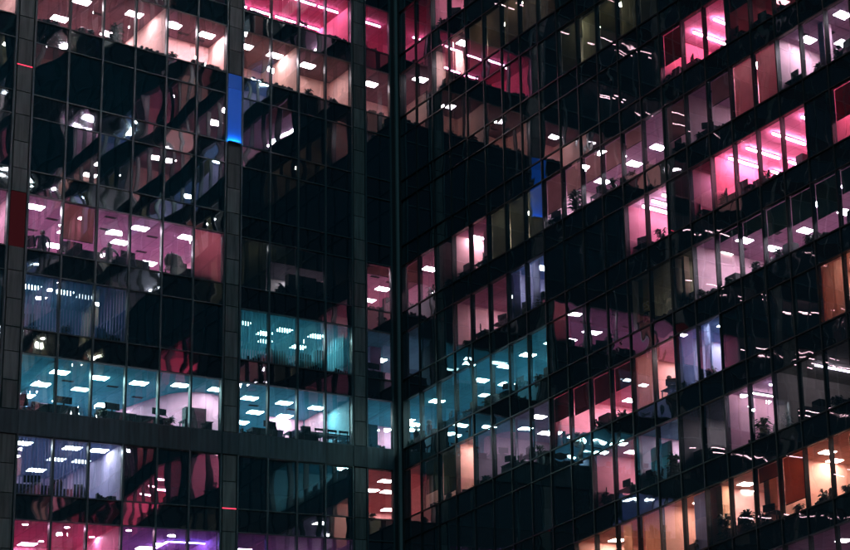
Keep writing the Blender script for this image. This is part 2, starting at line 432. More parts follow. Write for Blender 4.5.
# ------------------------------------------------------------------ rooms
# style: lamp colour, lamp strength, ceiling, wall, back wall, floor
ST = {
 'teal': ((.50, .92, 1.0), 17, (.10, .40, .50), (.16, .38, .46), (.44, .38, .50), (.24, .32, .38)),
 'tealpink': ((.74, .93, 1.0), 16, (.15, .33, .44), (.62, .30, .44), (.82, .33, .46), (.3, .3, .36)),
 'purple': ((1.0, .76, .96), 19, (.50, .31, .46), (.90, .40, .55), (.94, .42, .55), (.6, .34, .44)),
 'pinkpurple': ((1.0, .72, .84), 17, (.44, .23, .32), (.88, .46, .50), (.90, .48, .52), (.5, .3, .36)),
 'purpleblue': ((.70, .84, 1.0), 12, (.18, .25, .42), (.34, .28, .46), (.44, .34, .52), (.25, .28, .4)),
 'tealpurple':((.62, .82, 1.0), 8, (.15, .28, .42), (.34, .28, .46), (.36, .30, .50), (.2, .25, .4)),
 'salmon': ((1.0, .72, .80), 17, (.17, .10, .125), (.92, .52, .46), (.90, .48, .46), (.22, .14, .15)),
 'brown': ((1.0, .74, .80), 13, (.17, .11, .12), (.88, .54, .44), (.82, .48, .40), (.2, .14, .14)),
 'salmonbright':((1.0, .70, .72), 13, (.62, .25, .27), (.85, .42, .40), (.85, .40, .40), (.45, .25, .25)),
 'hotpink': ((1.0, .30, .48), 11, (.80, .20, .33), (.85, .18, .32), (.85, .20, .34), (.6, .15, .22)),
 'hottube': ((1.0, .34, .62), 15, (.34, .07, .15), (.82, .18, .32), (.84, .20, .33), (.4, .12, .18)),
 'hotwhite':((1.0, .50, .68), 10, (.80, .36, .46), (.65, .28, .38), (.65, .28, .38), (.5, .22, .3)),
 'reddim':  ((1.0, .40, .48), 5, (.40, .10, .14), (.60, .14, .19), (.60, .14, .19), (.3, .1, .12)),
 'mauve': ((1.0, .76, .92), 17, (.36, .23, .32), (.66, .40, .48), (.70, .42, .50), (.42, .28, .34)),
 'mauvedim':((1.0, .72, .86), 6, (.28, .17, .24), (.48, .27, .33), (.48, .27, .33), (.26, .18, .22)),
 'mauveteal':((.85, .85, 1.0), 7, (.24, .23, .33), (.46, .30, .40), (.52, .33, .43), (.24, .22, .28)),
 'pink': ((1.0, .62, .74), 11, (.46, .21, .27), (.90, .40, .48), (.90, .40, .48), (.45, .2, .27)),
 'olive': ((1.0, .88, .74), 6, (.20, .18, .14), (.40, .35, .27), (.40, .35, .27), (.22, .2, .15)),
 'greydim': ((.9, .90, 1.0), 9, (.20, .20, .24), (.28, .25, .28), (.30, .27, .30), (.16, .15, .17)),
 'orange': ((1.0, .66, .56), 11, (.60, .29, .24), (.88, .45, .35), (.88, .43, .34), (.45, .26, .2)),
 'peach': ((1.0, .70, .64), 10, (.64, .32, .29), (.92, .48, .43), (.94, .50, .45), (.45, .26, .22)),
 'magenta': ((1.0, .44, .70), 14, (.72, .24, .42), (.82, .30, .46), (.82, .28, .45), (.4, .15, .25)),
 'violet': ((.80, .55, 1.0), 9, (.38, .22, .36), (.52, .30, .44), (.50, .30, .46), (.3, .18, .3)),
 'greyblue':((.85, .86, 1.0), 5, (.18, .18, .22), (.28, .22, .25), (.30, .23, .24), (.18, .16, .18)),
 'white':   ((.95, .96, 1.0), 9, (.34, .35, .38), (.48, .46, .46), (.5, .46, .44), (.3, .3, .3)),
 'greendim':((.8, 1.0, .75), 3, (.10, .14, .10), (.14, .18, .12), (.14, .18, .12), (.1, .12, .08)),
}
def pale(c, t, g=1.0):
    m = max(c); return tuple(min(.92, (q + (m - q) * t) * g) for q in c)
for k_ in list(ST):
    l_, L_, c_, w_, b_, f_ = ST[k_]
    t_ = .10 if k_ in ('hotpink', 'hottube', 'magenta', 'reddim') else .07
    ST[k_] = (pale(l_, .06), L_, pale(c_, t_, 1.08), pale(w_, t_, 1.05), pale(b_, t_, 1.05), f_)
def col_edge_lo(w, c):
    if w == 'R': return RB[c][0]
    a = LB[c][0]
    for (p, q) in LPIL:
        if abs(q - a) < .03: return (p + q) / 2
    return a
def col_edge_hi(w, c):
    if w == 'R': return RB[c][1]
    b = LB[c][1]
    for (p, q) in LPIL:
        if abs(p - b) < .03: return (p + q) / 2
    return b
TH = 0.05
PI = math.pi
GAIN = 3.7
ROOMCOLS = set()
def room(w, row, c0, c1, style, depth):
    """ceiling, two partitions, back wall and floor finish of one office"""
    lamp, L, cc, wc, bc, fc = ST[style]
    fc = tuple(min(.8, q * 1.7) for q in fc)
    if w == 'R': cc = tuple(min(.82, q * 1.55) for q in cc)  # right-wing ceilings lightened in place of bounced lamp light
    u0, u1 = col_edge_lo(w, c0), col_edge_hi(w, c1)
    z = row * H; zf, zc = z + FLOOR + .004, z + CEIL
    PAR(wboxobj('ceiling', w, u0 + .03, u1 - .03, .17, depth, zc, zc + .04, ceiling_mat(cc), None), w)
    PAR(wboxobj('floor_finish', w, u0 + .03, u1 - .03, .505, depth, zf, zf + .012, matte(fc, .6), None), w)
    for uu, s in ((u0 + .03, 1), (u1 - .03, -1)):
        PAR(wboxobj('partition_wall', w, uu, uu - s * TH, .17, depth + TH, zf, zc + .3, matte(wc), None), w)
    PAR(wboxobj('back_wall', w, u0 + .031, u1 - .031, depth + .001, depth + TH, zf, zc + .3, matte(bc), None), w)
    for c in range(c0, c1 + 1): ROOMCOLS.add((w, row, c))
def corner_room(row, k1, style, dl=8.5, dr=8.5, style_r=None):
    """office behind the inner corner, reaching along the right wing to bay k1"""
    lamp, L, cc, wc, bc, fc = ST[style]
    fc = tuple(min(.8, q * 1.7) for q in fc)
    z = row * H; zf, zc = z + FLOOR + .004, z + CEIL
    xl = -(LPIL[0][0] + LPIL[0][1]) / 2; yr = -RB[k1][1]
    PAR(boxobj('ceiling', (xl, .17, zc), (dr, dl, zc + .04), ceiling_mat(cc)), 'L')
    PAR(boxobj('ceiling', (.17, yr, zc), (dr, .168, zc + .04), ceiling_mat(cc)), 'R')
    PAR(boxobj('floor_finish', (xl, .505, zf), (dr, dl, zf + .012), matte(fc, .6)), 'L')
    PAR(boxobj('floor_finish', (.505, yr, zf), (dr, .503, zf + .012), matte(fc, .6)), 'R')
    PAR(boxobj('partition_wall', (xl, .17, zf), (xl - TH, dl + TH, zc + .3), matte(wc)), 'L')
    PAR(boxobj('partition_wall', (.17, yr, zf), (dr + TH, yr - TH, zc + .3), matte(wc)), 'R')
    PAR(boxobj('back_wall', (xl + .001, dl + .001, zf), (dr, dl + TH, zc + .3), matte(bc)), 'L')
    PAR(boxobj('back_wall', (dr + .001, yr + .001, zf), (dr + TH, dl - .001, zc + .3), matte(bc)), 'R')
    ROOMCOLS.add(('L', row, 0))
    for k in range(k1 + 1): ROOMCOLS.add(('R', row, k))

# --- wording for labels
LROW = {8: 'uppermost pink left-wing storey', 7: 'salmon left-wing storey', 6: 'upper dark left-wing storey', 5: 'lower dark left-wing storey',
        4: 'purple left-wing storey', 3: 'left-wing storey with vertical blinds', 2: 'teal left-wing storey above the belt', 1: 'left-wing storey below the belt', 0: 'lowest magenta left-wing storey'}
ORD = ['zeroth', 'first', 'second', 'third', 'fourth', 'fifth', 'sixth', 'seventh', 'eighth', 'ninth', 'tenth', 'eleventh', 'twelfth', '13th', '14th', '15th', '16th', '17th', '18th', '19th', '20th', '21st', '22nd', '23rd', '24th', '25th', '26th']
RORD = {8: 'topmost', 7: 'second', 6: 'third', 5: 'fourth', 4: 'fifth', 3: 'sixth', 2: 'seventh', 1: 'eighth', 0: 'ninth', -1: 'tenth', -2: 'eleventh'}
def where(w, row, col):
    if w == 'L':
        if col <= 0: c = 'window by the inner corner'
        elif col <= 4: c = ORD[5 - col] + ' window past the blue-lit pillar'
        elif col <= 10: c = ORD[11 - col] + ' window past the left pillar'
        else: c = 'window at the left edge'
        return c + ', ' + LROW.get(row, 'left-wing storey')
    return ORD[max(col, 0) + 1] + ' right-wing window from the corner, ' + RORD.get(row, 'lower') + ' storey down'
def col_at(w, row, uu, dd):
    """bay through which the camera sees the point uu, dd"""
    return min(range(len(BAYS[w])), key=lambda c: abs((BAYS[w][c][0] + BAYS[w][c][1]) / 2 - uu))
def col_seen(w, p):
    P = Vector(p)
    if w == 'L': t = -P.y / (P.y - CPOS.y); uu = -(P.x + (P.x - CPOS.x) * t)
    else: t = -P.x / (P.x - CPOS.x); uu = -(P.y + (P.y - CPOS.y) * t)
    return col_at(w, 0, max(uu, 0.4), 0)
# --- lamps
LR = random.Random(5)
COUNT = {}
def cnt(key):
    COUNT[key] = COUNT.get(key, 0) + 1
    return COUNT[key]
SUFF = ['', ' behind it', ' deepest', ' beside it', ' at its edge', ' farther in']
def panel_light(w, row, uu, dd, style, size=.54, k=1.0):
    lamp, L = ST[style][:2]; L *= GAIN * (1.9 if w == 'R' else 1.12)
    z = row * H + CEIL
    k *= LR.uniform(.65, 1.3) if LR.random() > .07 else .12
    t = empty('ceiling_light', WP(w, uu, dd, z))
    boxobj('frame', (-size / 2 - .03, -size / 2 - .03, -.02), (size / 2 + .03, size / 2 + .03, -.004), matte((.5, .5, .5), .5), t)
    boxobj('diffuser', (-size / 2, -size / 2, -.032), (size / 2, size / 2, -.021), emit(lamp, L * k), t)
    c = col_seen(w, t.location)
    n = cnt(('light', w, row, c))
    tag(t, ['square ceiling light in ', 'another ceiling light in ', 'extra ceiling light in ', 'further ceiling light in ', 'last ceiling light in ', 'final ceiling light in '][min(n - 1, 5)] + where(w, row, c), 'ceiling light', 'square ceiling lights')
    return t
def spot(w, row, uu, dd, style, k=4.0):
    lamp, L = ST[style][:2]; L *= GAIN * (1.9 if w == 'R' else 1.12)
    z = row * H + CEIL
    mb = MB().tube([(0, 0, -.03), (0, 0, 0)], .11, 10)
    t = empty('downlight', WP(w, uu, dd, z)); mb.build('rim', matte((.4, .4, .4), .4), t)
    MB().tube([(0, 0, -.036), (0, 0, -.031)], .085, 10).build('bulb', emit(lamp, L * k), t)
    c = col_seen(w, t.location); n = cnt(('spot', w, row, c))
    tag(t, ['small round downlight in ', 'another small downlight in ', 'extra small downlight in ', 'last small downlight in '][min(n - 1, 3)] + where(w, row, c), 'downlight', 'small downlights')
def tube_light(w, row, u0, d0, u1, d1, style, k=1.0, rad=.045, drop=.12, col=None):
    lamp, L = ST[style][:2]; L *= GAIN * (1.9 if w == 'R' else 1.12)
    z = row * H + CEIL - drop
    A, B = Vector(WP(w, u0, d0, 0)), Vector(WP(w, u1, d1, 0)); M = (A + B) / 2
    t = empty('tube_light', (M.x, M.y, z))
    a, b = A - M, B - M
    MB().tube([(a.x, a.y, 0), (b.x, b.y, 0)], rad, 8).build('tube', emit(col or lamp, L * k), t)
    n_ = (b - a).normalized()
    h = MB()
    sx, sy = (.05, abs(b.y - a.y) / 2) if abs(b.y - a.y) > abs(b.x - a.x) else (abs(b.x - a.x) / 2, .05)
    h.box((-sx, -sy, rad), (sx, sy, rad + .05)); h.build('housing', matte((.3, .28, .3), .5), t)
    for s in (-.8, .8):
        p = b * s; MB().tube([(p.x, p.y, rad + .05), (p.x, p.y, drop)], .008, 4).build('rod', M_DARK, t)
    c = col_seen(w, t.location); n = cnt(('tube', w, row, c))
    tag(t, ['fluorescent tube light in ', 'another tube light in ', 'extra tube light in ', 'last tube light in ', 'very last tube light in '][min(n - 1, 4)] + where(w, row, c), 'tube light', 'tube lights')

# --- blinds
def roller(w, row, col, frac, colr, trans=.5, frac0=0.0):
    a, b = BAYS[w][col]; z1 = row * H + WH - .03
    PAR(wboxobj('roller_blind', w, a + .05, b - .05, .19, .197, z1 - (WH - .06) * frac, z1 - (WH - .06) * frac0, fabric(colr, trans), None), w)
    if frac < .98:
        zz = z1 - (WH - .06) * frac
        PAR(wboxobj('blind_rail', w, a + .05, b - .05, .185, .202, zz - .03, zz, M_DARK2, None), w)
def vertical_blind(w, row, col, colr, trans=.55, ang=.6, pitch=.105):
    a, b = BAYS[w][col]; z0, z1 = row * H + .02, row * H + WH - .02
    mb = MB(); uu = a + .07
    while uu < b - .07:
        du, dd = .045 * math.cos(ang), .045 * math.sin(ang)
        mb.quad(WP(w, uu - du, .24 - dd, z0), WP(w, uu + du, .24 + dd, z0), WP(w, uu + du, .24 + dd, z1), WP(w, uu - du, .24 - dd, z1)); uu += pitch
    o = mb.build('vertical_blind', fabric(colr, trans)); o['kind'] = 'stuff'; PAR(o, w)
def curtain(w, row, col, colr, trans=.5, f0=0.0, f1=1.0):
    a, b = BAYS[w][col]; z0, z1 = row * H - .1, row * H + WH - .02
    mb = MB(); n = 26; ua, ub = a + .05 + (b - a - .1) * f0, a + .05 + (b - a - .1) * f1
    for i in range(n + 1):
        uu = ua + (ub - ua) * i / n; dd = .26 + .05 * math.sin(i * 1.9) + .015 * math.sin(i * .7)
        mb.v += [WP(w, uu, dd, z0), WP(w, uu, dd, z1)]
    for i in range(n): mb.f.append((2 * i, 2 * i + 2, 2 * i + 3, 2 * i + 1))
    PAR(mb.build('curtain', fabric(colr, trans), None, True), w)
def slabwall(name, w, row, u0, u1, d0, d1, z0, z1, colr):
    return PAR(wboxobj(name, w, u0, u1, d0, d1, row * H + z0, row * H + z1, matte(colr), None), w)

# ---- left wing rooms
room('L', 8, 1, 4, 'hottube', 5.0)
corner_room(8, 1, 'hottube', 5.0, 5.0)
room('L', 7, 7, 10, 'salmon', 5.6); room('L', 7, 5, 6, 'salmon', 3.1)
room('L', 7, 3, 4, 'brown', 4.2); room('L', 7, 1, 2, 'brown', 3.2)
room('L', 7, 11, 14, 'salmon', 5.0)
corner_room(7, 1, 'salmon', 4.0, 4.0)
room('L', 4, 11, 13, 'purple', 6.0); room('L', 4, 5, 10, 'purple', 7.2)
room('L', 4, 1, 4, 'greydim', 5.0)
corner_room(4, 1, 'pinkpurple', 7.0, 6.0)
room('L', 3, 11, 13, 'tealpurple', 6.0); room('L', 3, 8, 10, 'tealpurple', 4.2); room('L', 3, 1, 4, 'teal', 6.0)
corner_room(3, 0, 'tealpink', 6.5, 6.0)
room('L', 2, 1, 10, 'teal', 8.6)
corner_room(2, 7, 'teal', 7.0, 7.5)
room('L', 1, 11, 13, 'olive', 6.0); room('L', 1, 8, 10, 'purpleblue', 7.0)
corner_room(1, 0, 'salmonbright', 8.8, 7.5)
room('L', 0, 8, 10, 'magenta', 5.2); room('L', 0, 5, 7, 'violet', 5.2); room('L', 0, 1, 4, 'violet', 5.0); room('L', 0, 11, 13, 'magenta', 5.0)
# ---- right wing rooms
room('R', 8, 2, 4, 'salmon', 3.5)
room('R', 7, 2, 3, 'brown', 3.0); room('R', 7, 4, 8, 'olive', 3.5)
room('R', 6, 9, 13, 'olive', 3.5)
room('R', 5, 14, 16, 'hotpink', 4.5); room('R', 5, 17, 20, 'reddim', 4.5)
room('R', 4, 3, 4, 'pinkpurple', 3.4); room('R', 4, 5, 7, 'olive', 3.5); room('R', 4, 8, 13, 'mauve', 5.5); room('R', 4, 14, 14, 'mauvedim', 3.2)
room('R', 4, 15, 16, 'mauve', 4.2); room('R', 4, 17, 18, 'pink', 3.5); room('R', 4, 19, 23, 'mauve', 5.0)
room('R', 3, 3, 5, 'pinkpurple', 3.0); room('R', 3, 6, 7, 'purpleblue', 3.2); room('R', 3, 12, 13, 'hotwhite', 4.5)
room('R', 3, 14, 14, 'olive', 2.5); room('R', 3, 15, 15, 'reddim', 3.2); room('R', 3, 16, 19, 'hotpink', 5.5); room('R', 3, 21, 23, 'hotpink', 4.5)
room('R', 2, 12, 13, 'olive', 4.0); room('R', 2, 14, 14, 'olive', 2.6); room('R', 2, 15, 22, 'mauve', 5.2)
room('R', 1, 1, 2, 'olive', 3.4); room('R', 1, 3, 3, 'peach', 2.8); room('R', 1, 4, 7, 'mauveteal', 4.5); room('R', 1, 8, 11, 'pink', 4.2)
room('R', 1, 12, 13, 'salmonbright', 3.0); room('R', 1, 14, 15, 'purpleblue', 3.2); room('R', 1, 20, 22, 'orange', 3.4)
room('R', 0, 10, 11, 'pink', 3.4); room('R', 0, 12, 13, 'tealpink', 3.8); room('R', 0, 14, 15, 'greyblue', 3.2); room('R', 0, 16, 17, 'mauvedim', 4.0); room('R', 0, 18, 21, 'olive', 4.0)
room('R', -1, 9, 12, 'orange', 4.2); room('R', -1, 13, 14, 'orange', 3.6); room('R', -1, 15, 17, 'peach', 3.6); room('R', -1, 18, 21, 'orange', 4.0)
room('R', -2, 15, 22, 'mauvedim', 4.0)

# ---- lamps read off by storey, plus unseen ones added to brighten rooms
def panels(w, row, style, pts, k=1.0, size=.54):
    for p in pts: panel_light(w, row, p[0], p[1], style, size, k)
panels('L', 2, 'teal', [(12.82, 6.35), (12.85, 4.35), (12.82, 2.25), (11.45, 4.38), (11.5, 6.45), (11.4, 2.33), (9.97, 6.45), (9.95, 2.38), (8.55, 1.9), (7.15, 1.85), (5.58, 2.57), (4.55, 4.75), (4.44, 6.75), (4.1, 2.65), (3.25, 4.82), (2.66, 6.9), (2.65, 2.8)], 1.0)
panels('L', 2, 'tealpink', [(1.25, 3.0), (-1.6, 3.0), (-1.6, 5.5)], .9)
panels('L', 1, 'purpleblue', [(14.2, 1.4), (12.54, 5.6), (12.52, 1.45), (12.45, 3.5), (11.6, 1.45), (11.6, 3.5)], 1.0)
panels('L', 1, 'salmonbright', [(-.22, 2.18), (-.38, 4.2), (-1.15, 4.2), (-2.7, 7.8)], .85)
panels('L', 3, 'tealpurple', [(12.1, 2.05), (12.85, 1.9), (14.0, 1.9)], .8)
panels('L', 3, 'teal', [(6.0, 2.15), (4.75, 3.2), (4.28, 2.25), (4.3, 4.35), (2.82, 4.45), (2.83, 2.38)], .75)
panels('L', 3, 'tealpink', [(-.95, 4.55), (-3.2, 2.6)], .9)
panels('L', 4, 'purple', [(14.1, 1.5), (12.2, 5.85), (10.35, 3.85), (10.4, 5.95), (10.32, 1.6), (8.6, 5.95), (8.52, 1.6), (12.3, 3.85), (16.5, 1.6), (16.5, 3.9)], .95)
panels('L', 4, 'purple', [(8.0, 1.0)], .35, .5)
panels('L', 4, 'pinkpurple', [(-.7, 3.5), (-.88, 5.55), (.62, 1.25), (-3.0, 2.6), (-3.2, 5.0)], 1.1)  # last two panels added to brighten the corner room
panels('R', 4, 'pinkpurple', [(.62, 1.2), (2.0, 2.6)], 1.0)  # second panel added for a brighter corner
panels('L', 4, 'greydim', [(3.0, 4.5), (5.9, 1.0)], .8)  # unseen panels added to light the dim grey room
panels('L', 7, 'salmon', [(12.61, 2.0), (12.71, 4.4), (10.79, 4.6), (10.72, 1.75), (9.21, 1.74), (7.85, 1.74), (16.8, 2.0)], 1.15)
panels('L', 7, 'brown', [(6.24, 1.74), (4.95, 1.78), (3.46, 1.85)], 1.15)
panels('L', 7, 'salmon', [(.5, 1.88)], 1.1); panels('R', 7, 'salmon', [(.35, .98), (5.75, .75)], 1.0)
panels('R', 8, 'salmon', [(5.5, 1.6)], .8)
for u0 in (3.75, 5.2): pass
for (u0, u1, dd) in ((2.1, 3.0, 1.75), (3.15, 4.15, 1.75), (4.3, 5.3, 1.75), (5.45, 6.45, 1.75), (2.0, 2.9, 4.28), (3.1, 4.0, 4.28), (4.2, 5.1, 4.28), (5.3, 6.2, 4.28)):
    tube_light('L', 8, u0, dd, u1, dd, 'hottube', .85)
for (u0, u1, dd) in ((.05, 1.0, 1.8), (-2.6, -1.6, 1.8), (-2.4, -1.4, 3.9), (.1, 1.1, 3.9)): tube_light('L', 8, u0, dd, u1, dd, 'hottube', .75)
for (uu, dd) in ((14.1, 1.0), (12.7, 1.1), (12.75, 3.9), (11.4, 2.6), (10.6, 1.0)): spot('L', 0, uu, dd, 'magenta', 6)
panels('L', 0, 'magenta', [(13.0, 4.6), (10.6, 4.6)], .5)
panels('L', 0, 'violet', [(3.2, 3.6), (5.4, 3.6)], .5)
tube_light('L', 0, 8.69, 4.4, 8.69, 2.5, 'violet', 1.6, .03, .08, (.5, .25, 1.0)); tube_light('L', 0, 8.6, 2.5, 6.75, 2.5, 'violet', 1.6, .03, .08, (.22, .14, 1.0))
panels('L', 0, 'violet', [(10.0 - 1.0, 4.2)], .6)
panels('R', 4, 'pinkpurple', [(6.0, 1.05), (7.6, 2.4)], .6)
panels('R', 4, 'mauve', [(19.44, 1.2), (19.16, 2.15), (16.33, 2.1), (17.25, .95), (21.54, 2.02), (24.0, 2.0)], .95)
panels('R', 4, 'mauve', [(29.0, 2.9), (35.4, 1.05), (36.2, 2.3), (38.27, .85)], .6)
panels('R', 4, 'pink', [(31.9, .9), (33.8, 1.0)], .9); panels('R', 4, 'mauvedim', [(26.4, 2.2)], .8)  # pink panels added close to the blinds to light them through
panels('R', 4, 'olive', [(10.5, 1.2), (13.2, 1.2)], 1.0)
panels('R', 7, 'olive', [(9.0, 1.0), (12.0, 1.0), (15.0, 1.0)], .75)
panels('R', 6, 'olive', [(18.0, 1.0), (21.0, 1.0), (24.0, 1.0)], .55)
panels('R', 3, 'pinkpurple', [(7.4, 2.4)], .7); panels('R', 3, 'purpleblue', [(12.6, .9), (13.8, 2.2)], .8)
for uu in (22.6, 24.3): tube_light('R', 3, uu, .5, uu, 3.9, 'hotwhite', .24, .08, .16)
tube_light('R', 3, 23.4, .5, 23.4, 3.9, 'hotwhite', .18, .08, .16)
for uu, d0, d1 in ((29.6, .6, 2.2), (29.6, 2.7, 4.3), (31.0, .6, 2.2), (31.0, 2.7, 4.3), (33.0, .6, 2.2), (33.0, 2.7, 4.3), (35.2, .6, 2.2)): tube_light('R', 3, uu, d0, uu, d1, 'hotpink', .95, .055)
spot('R', 3, 28.0, 1.4, 'violet', 8); panels('R', 3, 'reddim', [(28.2, 2.3)], .8)
for uu in (39.0, 40.6): tube_light('R', 3, uu, .8, uu, 2.4, 'hotpink', 1.0, .055)
for uu in (26.9, 28.6): tube_light('R', 5, uu, .9, uu, 2.5, 'hotpink', 1.15, .055)
panels('R', 5, 'hotpink', [(27.0, 3.6)], .5); panels('R', 5, 'reddim', [(32.0, 2.2), (35.5, 2.2)], .9)
panels('R', 2, 'teal', [(9.97, 1.45), (7.8, 1.4), (5.15, 1.5), (5.13, 2.75), (10.0, 2.8), (12.2, 1.5), (13.6, 2.8), (-3.6, 2.2), (.84, 1.35), (2.9, 2.8), (-4.6, 2.5)], .95)
panels('R', 2, 'mauve', [(29.2, 1.37), (26.96, 2.8), (29.12, 2.8), (31.83, 1.35), (31.8, 2.75), (34.63, 2.9), (34.5, 1.35), (37.0, 1.4), (37.0, 2.9)], .8)
panels('R', 2, 'olive', [(22.5, 3.5), (27.2, 1.6)], .55)  # first panel added out of sight to light the lettering room
panels('R', 1, 'peach', [(6.6, .96)], .8); panels('R', 1, 'mauveteal', [(11.6, 1.05), (9.2, 2.6), (13.6, 2.4)], .9)
for (uu, dd) in ((15.9, 1.1), (18.6, 2.0), (20.6, .95), (17.0, 2.9), (16.6, 3.5)): spot('R', 1, uu, dd, 'pink', 4)
panels('R', 1, 'pink', [(16.0, 3.2), (18.2, 3.2), (20.4, 3.2)], 1.2, .5); panels('R', 1, 'olive', [(4.0, 2.2)], .9)
panels('R', 1, 'salmonbright', [(24.6, 1.0), (22.9, 2.2)], .8); panels('R', 1, 'purpleblue', [(27.8, 1.1), (26.2, 2.3)], .9); panels('R', 1, 'orange', [(38.0, 1.2)], 1.0)
panels('R', 0, 'pink', [(19.4, 1.3), (20.9, 2.6)], 1.5); panels('R', 0, 'tealpink', [(23.2, 2.24)], .8); panels('R', 0, 'greyblue', [(27.0, 2.0)], .9)
for dd in (1.5, 2.4): tube_light('R', 0, 30.0, dd - .9, 30.0, dd + .6, 'mauvedim', 1.4, .03, .1) if dd < 2 else tube_light('R', 0, 31.4, .7, 31.4, 2.6, 'violet', .5, .04, .1, (.80, .68, 1.0))
tube_light('R', 0, 34.6, .8, 34.6, 2.9, 'violet', .22, .045, .1, (.80, .70, 1.0)); panels('R', 0, 'mauvedim', [(29.8, 3.2)], .9)
panels('R', -1, 'peach', [(28.4, 1.23), (27.2, 1.9), (30.8, 2.6)], .95); panels('R', -1, 'orange', [(34.2, 1.37), (33.2, 2.4), (37.2, 1.6), (17.3, 1.55), (20.4, 1.8), (22.9, 2.4), (24.9, 1.25)], .9)
panels('R', -2, 'mauvedim', [(31, 2), (34, 2), (37, 2)], .9)

def vent(w, row, uu, dd):
    t = empty('ceiling_vent', WP(w, uu, dd, row * H + CEIL), 0 if w == 'L' else PI / 2)
    boxobj('frame', (-.2, -.11, -.02), (.2, .11, -.003), M_DARK2, t)
    for k in range(4): boxobj('slat', (-.18, -.09 + k * .05, -.03), (.18, -.065 + k * .05, -.021), M_DARK, t)
    c = col_seen(w, t.location); n = cnt(('vent', w, row, c))
    tag(t, ['dark ceiling vent in ', 'second ceiling vent in ', 'third ceiling vent in '][n - 1] + where(w, row, c), 'vent', 'ceiling vents')
for (uu, dd) in ((13.2, 2.6), (11.3, 2.6), (9.6, 2.4), (11.6, 1.0), (9.3, 4.6), (13.4, 4.4)): vent('L', 4, uu, dd)
for (uu, dd) in ((11.8, 2.8), (8.6, 2.3), (6.3, 3.0), (7.9, 2.5)): vent('L', 7, uu, dd)
for (uu, dd) in ((12.2, 3.4), (10.6, 3.4), (9.3, 4.6), (5.0, 3.7), (3.4, 3.6)): vent('L', 2, uu, dd)
for (uu, dd) in ((25.0, .9), (28.4, .8), (35.6, .7), (36.6, 1.4), (20.6, 1.0)): vent('R', 4, uu, dd)
for (uu, dd) in ((28.2, 1.9), (30.8, 2.0)): vent('R', 2, uu, dd)
vent('L', 4, -.6, 2.4); vent('L', 4, .3, 2.0)

# ---- blinds and curtains
BROWN, OLIVE, DKGREEN, DKRED, PINKB = (.44, .25, .24), (.30, .27, .17), (.08, .11, .08), (.22, .05, .06), (.58, .32, .34)
roller('L', 4, 9, .66, (.70, .46, .42), .55); roller('L', 4, 5, 1.0, PINKB, .75)
for c, q in ((1, 1.0), (2, .36), (3, .34), (4, 1.0)): roller('L', 4, c, q, (.16, .16, .11), .4)
roller('L', 4, 0, .2, BROWN, .4); roller('R', 4, 0, .5, BROWN, .4)
for k in (5, 6, 7): roller('R', 4, k, 1.0, (.30, .29, .25), .6)
for k, q in ((8, .68), (9, .52), (10, .5), (11, .5), (12, .3), (14, .66), (16, .46)): roller('R', 4, k, q, (.60, .42, .40), .6)
for k in (17, 18): roller('R', 4, k, 1.0, (.82, .62, .62), .7)
for k in (4, 5, 6, 7, 8): roller('R', 7, k, 1.0, (.42, .33, .26), .6)
for k in (9, 10, 11, 12, 13): roller('R', 6, k, 1.0, (.30, .28, .19), .6) if k % 2 else curtain('R', 6, k, (.33, .31, .19), .6)
roller('R', 5, 14, .6, DKRED, .5); roller('R', 5, 17, .35, DKRED, .5)
curtain('R', 3, 14, (.42, .30, .20), .5); roller('R', 3, 21, .55, DKRED, .5); roller('R', 3, 22, .55, DKRED, .5)
for k in (6, 7): curtain('R', 3, k, (.48, .42, .62), .55, 0, .42); curtain('R', 3, k, (.48, .42, .62), .55, .66, 1)
for k, q in ((16, .12), (17, .25), (18, .46), (19, .5), (20, .62), (21, .4)): roller('R', 2, k, q, DKGREEN, .35)
roller('R', 1, 1, .66, (.28, .26, .15), .5); roller('R', 1, 2, .84, (.34, .32, .2), .55)
for k, q in ((8, .45), (9, .5), (10, .48), (11, .42)): roller('R', 1, k, q, (.30, .17, .17), .35)
curtain('R', 1, 12, (.72, .45, .42), .6, 0, 1); curtain('R', 1, 8, (.8, .5, .55), .5, .0, .25)
for k in (14, 15): curtain('R', 1, k, (.40, .40, .66), .6, 0.0, .55 if k == 14 else .3)
for k in (20, 21): curtain('R', 1, k, (.50, .26, .20), .5)
roller('R', -1, 18, .78, (.60, .26, .17), .6); roller('R', -1, 17, .24, (.5, .26, .17), .5)
curtain('R', -1, 12, (.78, .42, .26), .6); curtain('R', -1, 11, (.7, .36, .22), .6, 0, .45); curtain('R', -1, 20, (.6, .3, .24), .5, .5, 1)
curtain('R', -1, 14, (.20, .24, .40), .5, .2, .9)
curtain('R', 7, 2, (.85, .5, .45), .5, .45, 1); 
for c in (8, 9, 10): vertical_blind('L', 3, c, (.16, .30, .42), .6, .75)
for c in (1, 2, 3, 4): vertical_blind('L', 3, c, (.16, .46, .54), .55, 1.05)
for c in (9, 10): vertical_blind('L', 1, c, (.22, .22, .36), .5, 1.36, .115)
vertical_blind('L', 3, 11, (.2, .4, .55), .6)

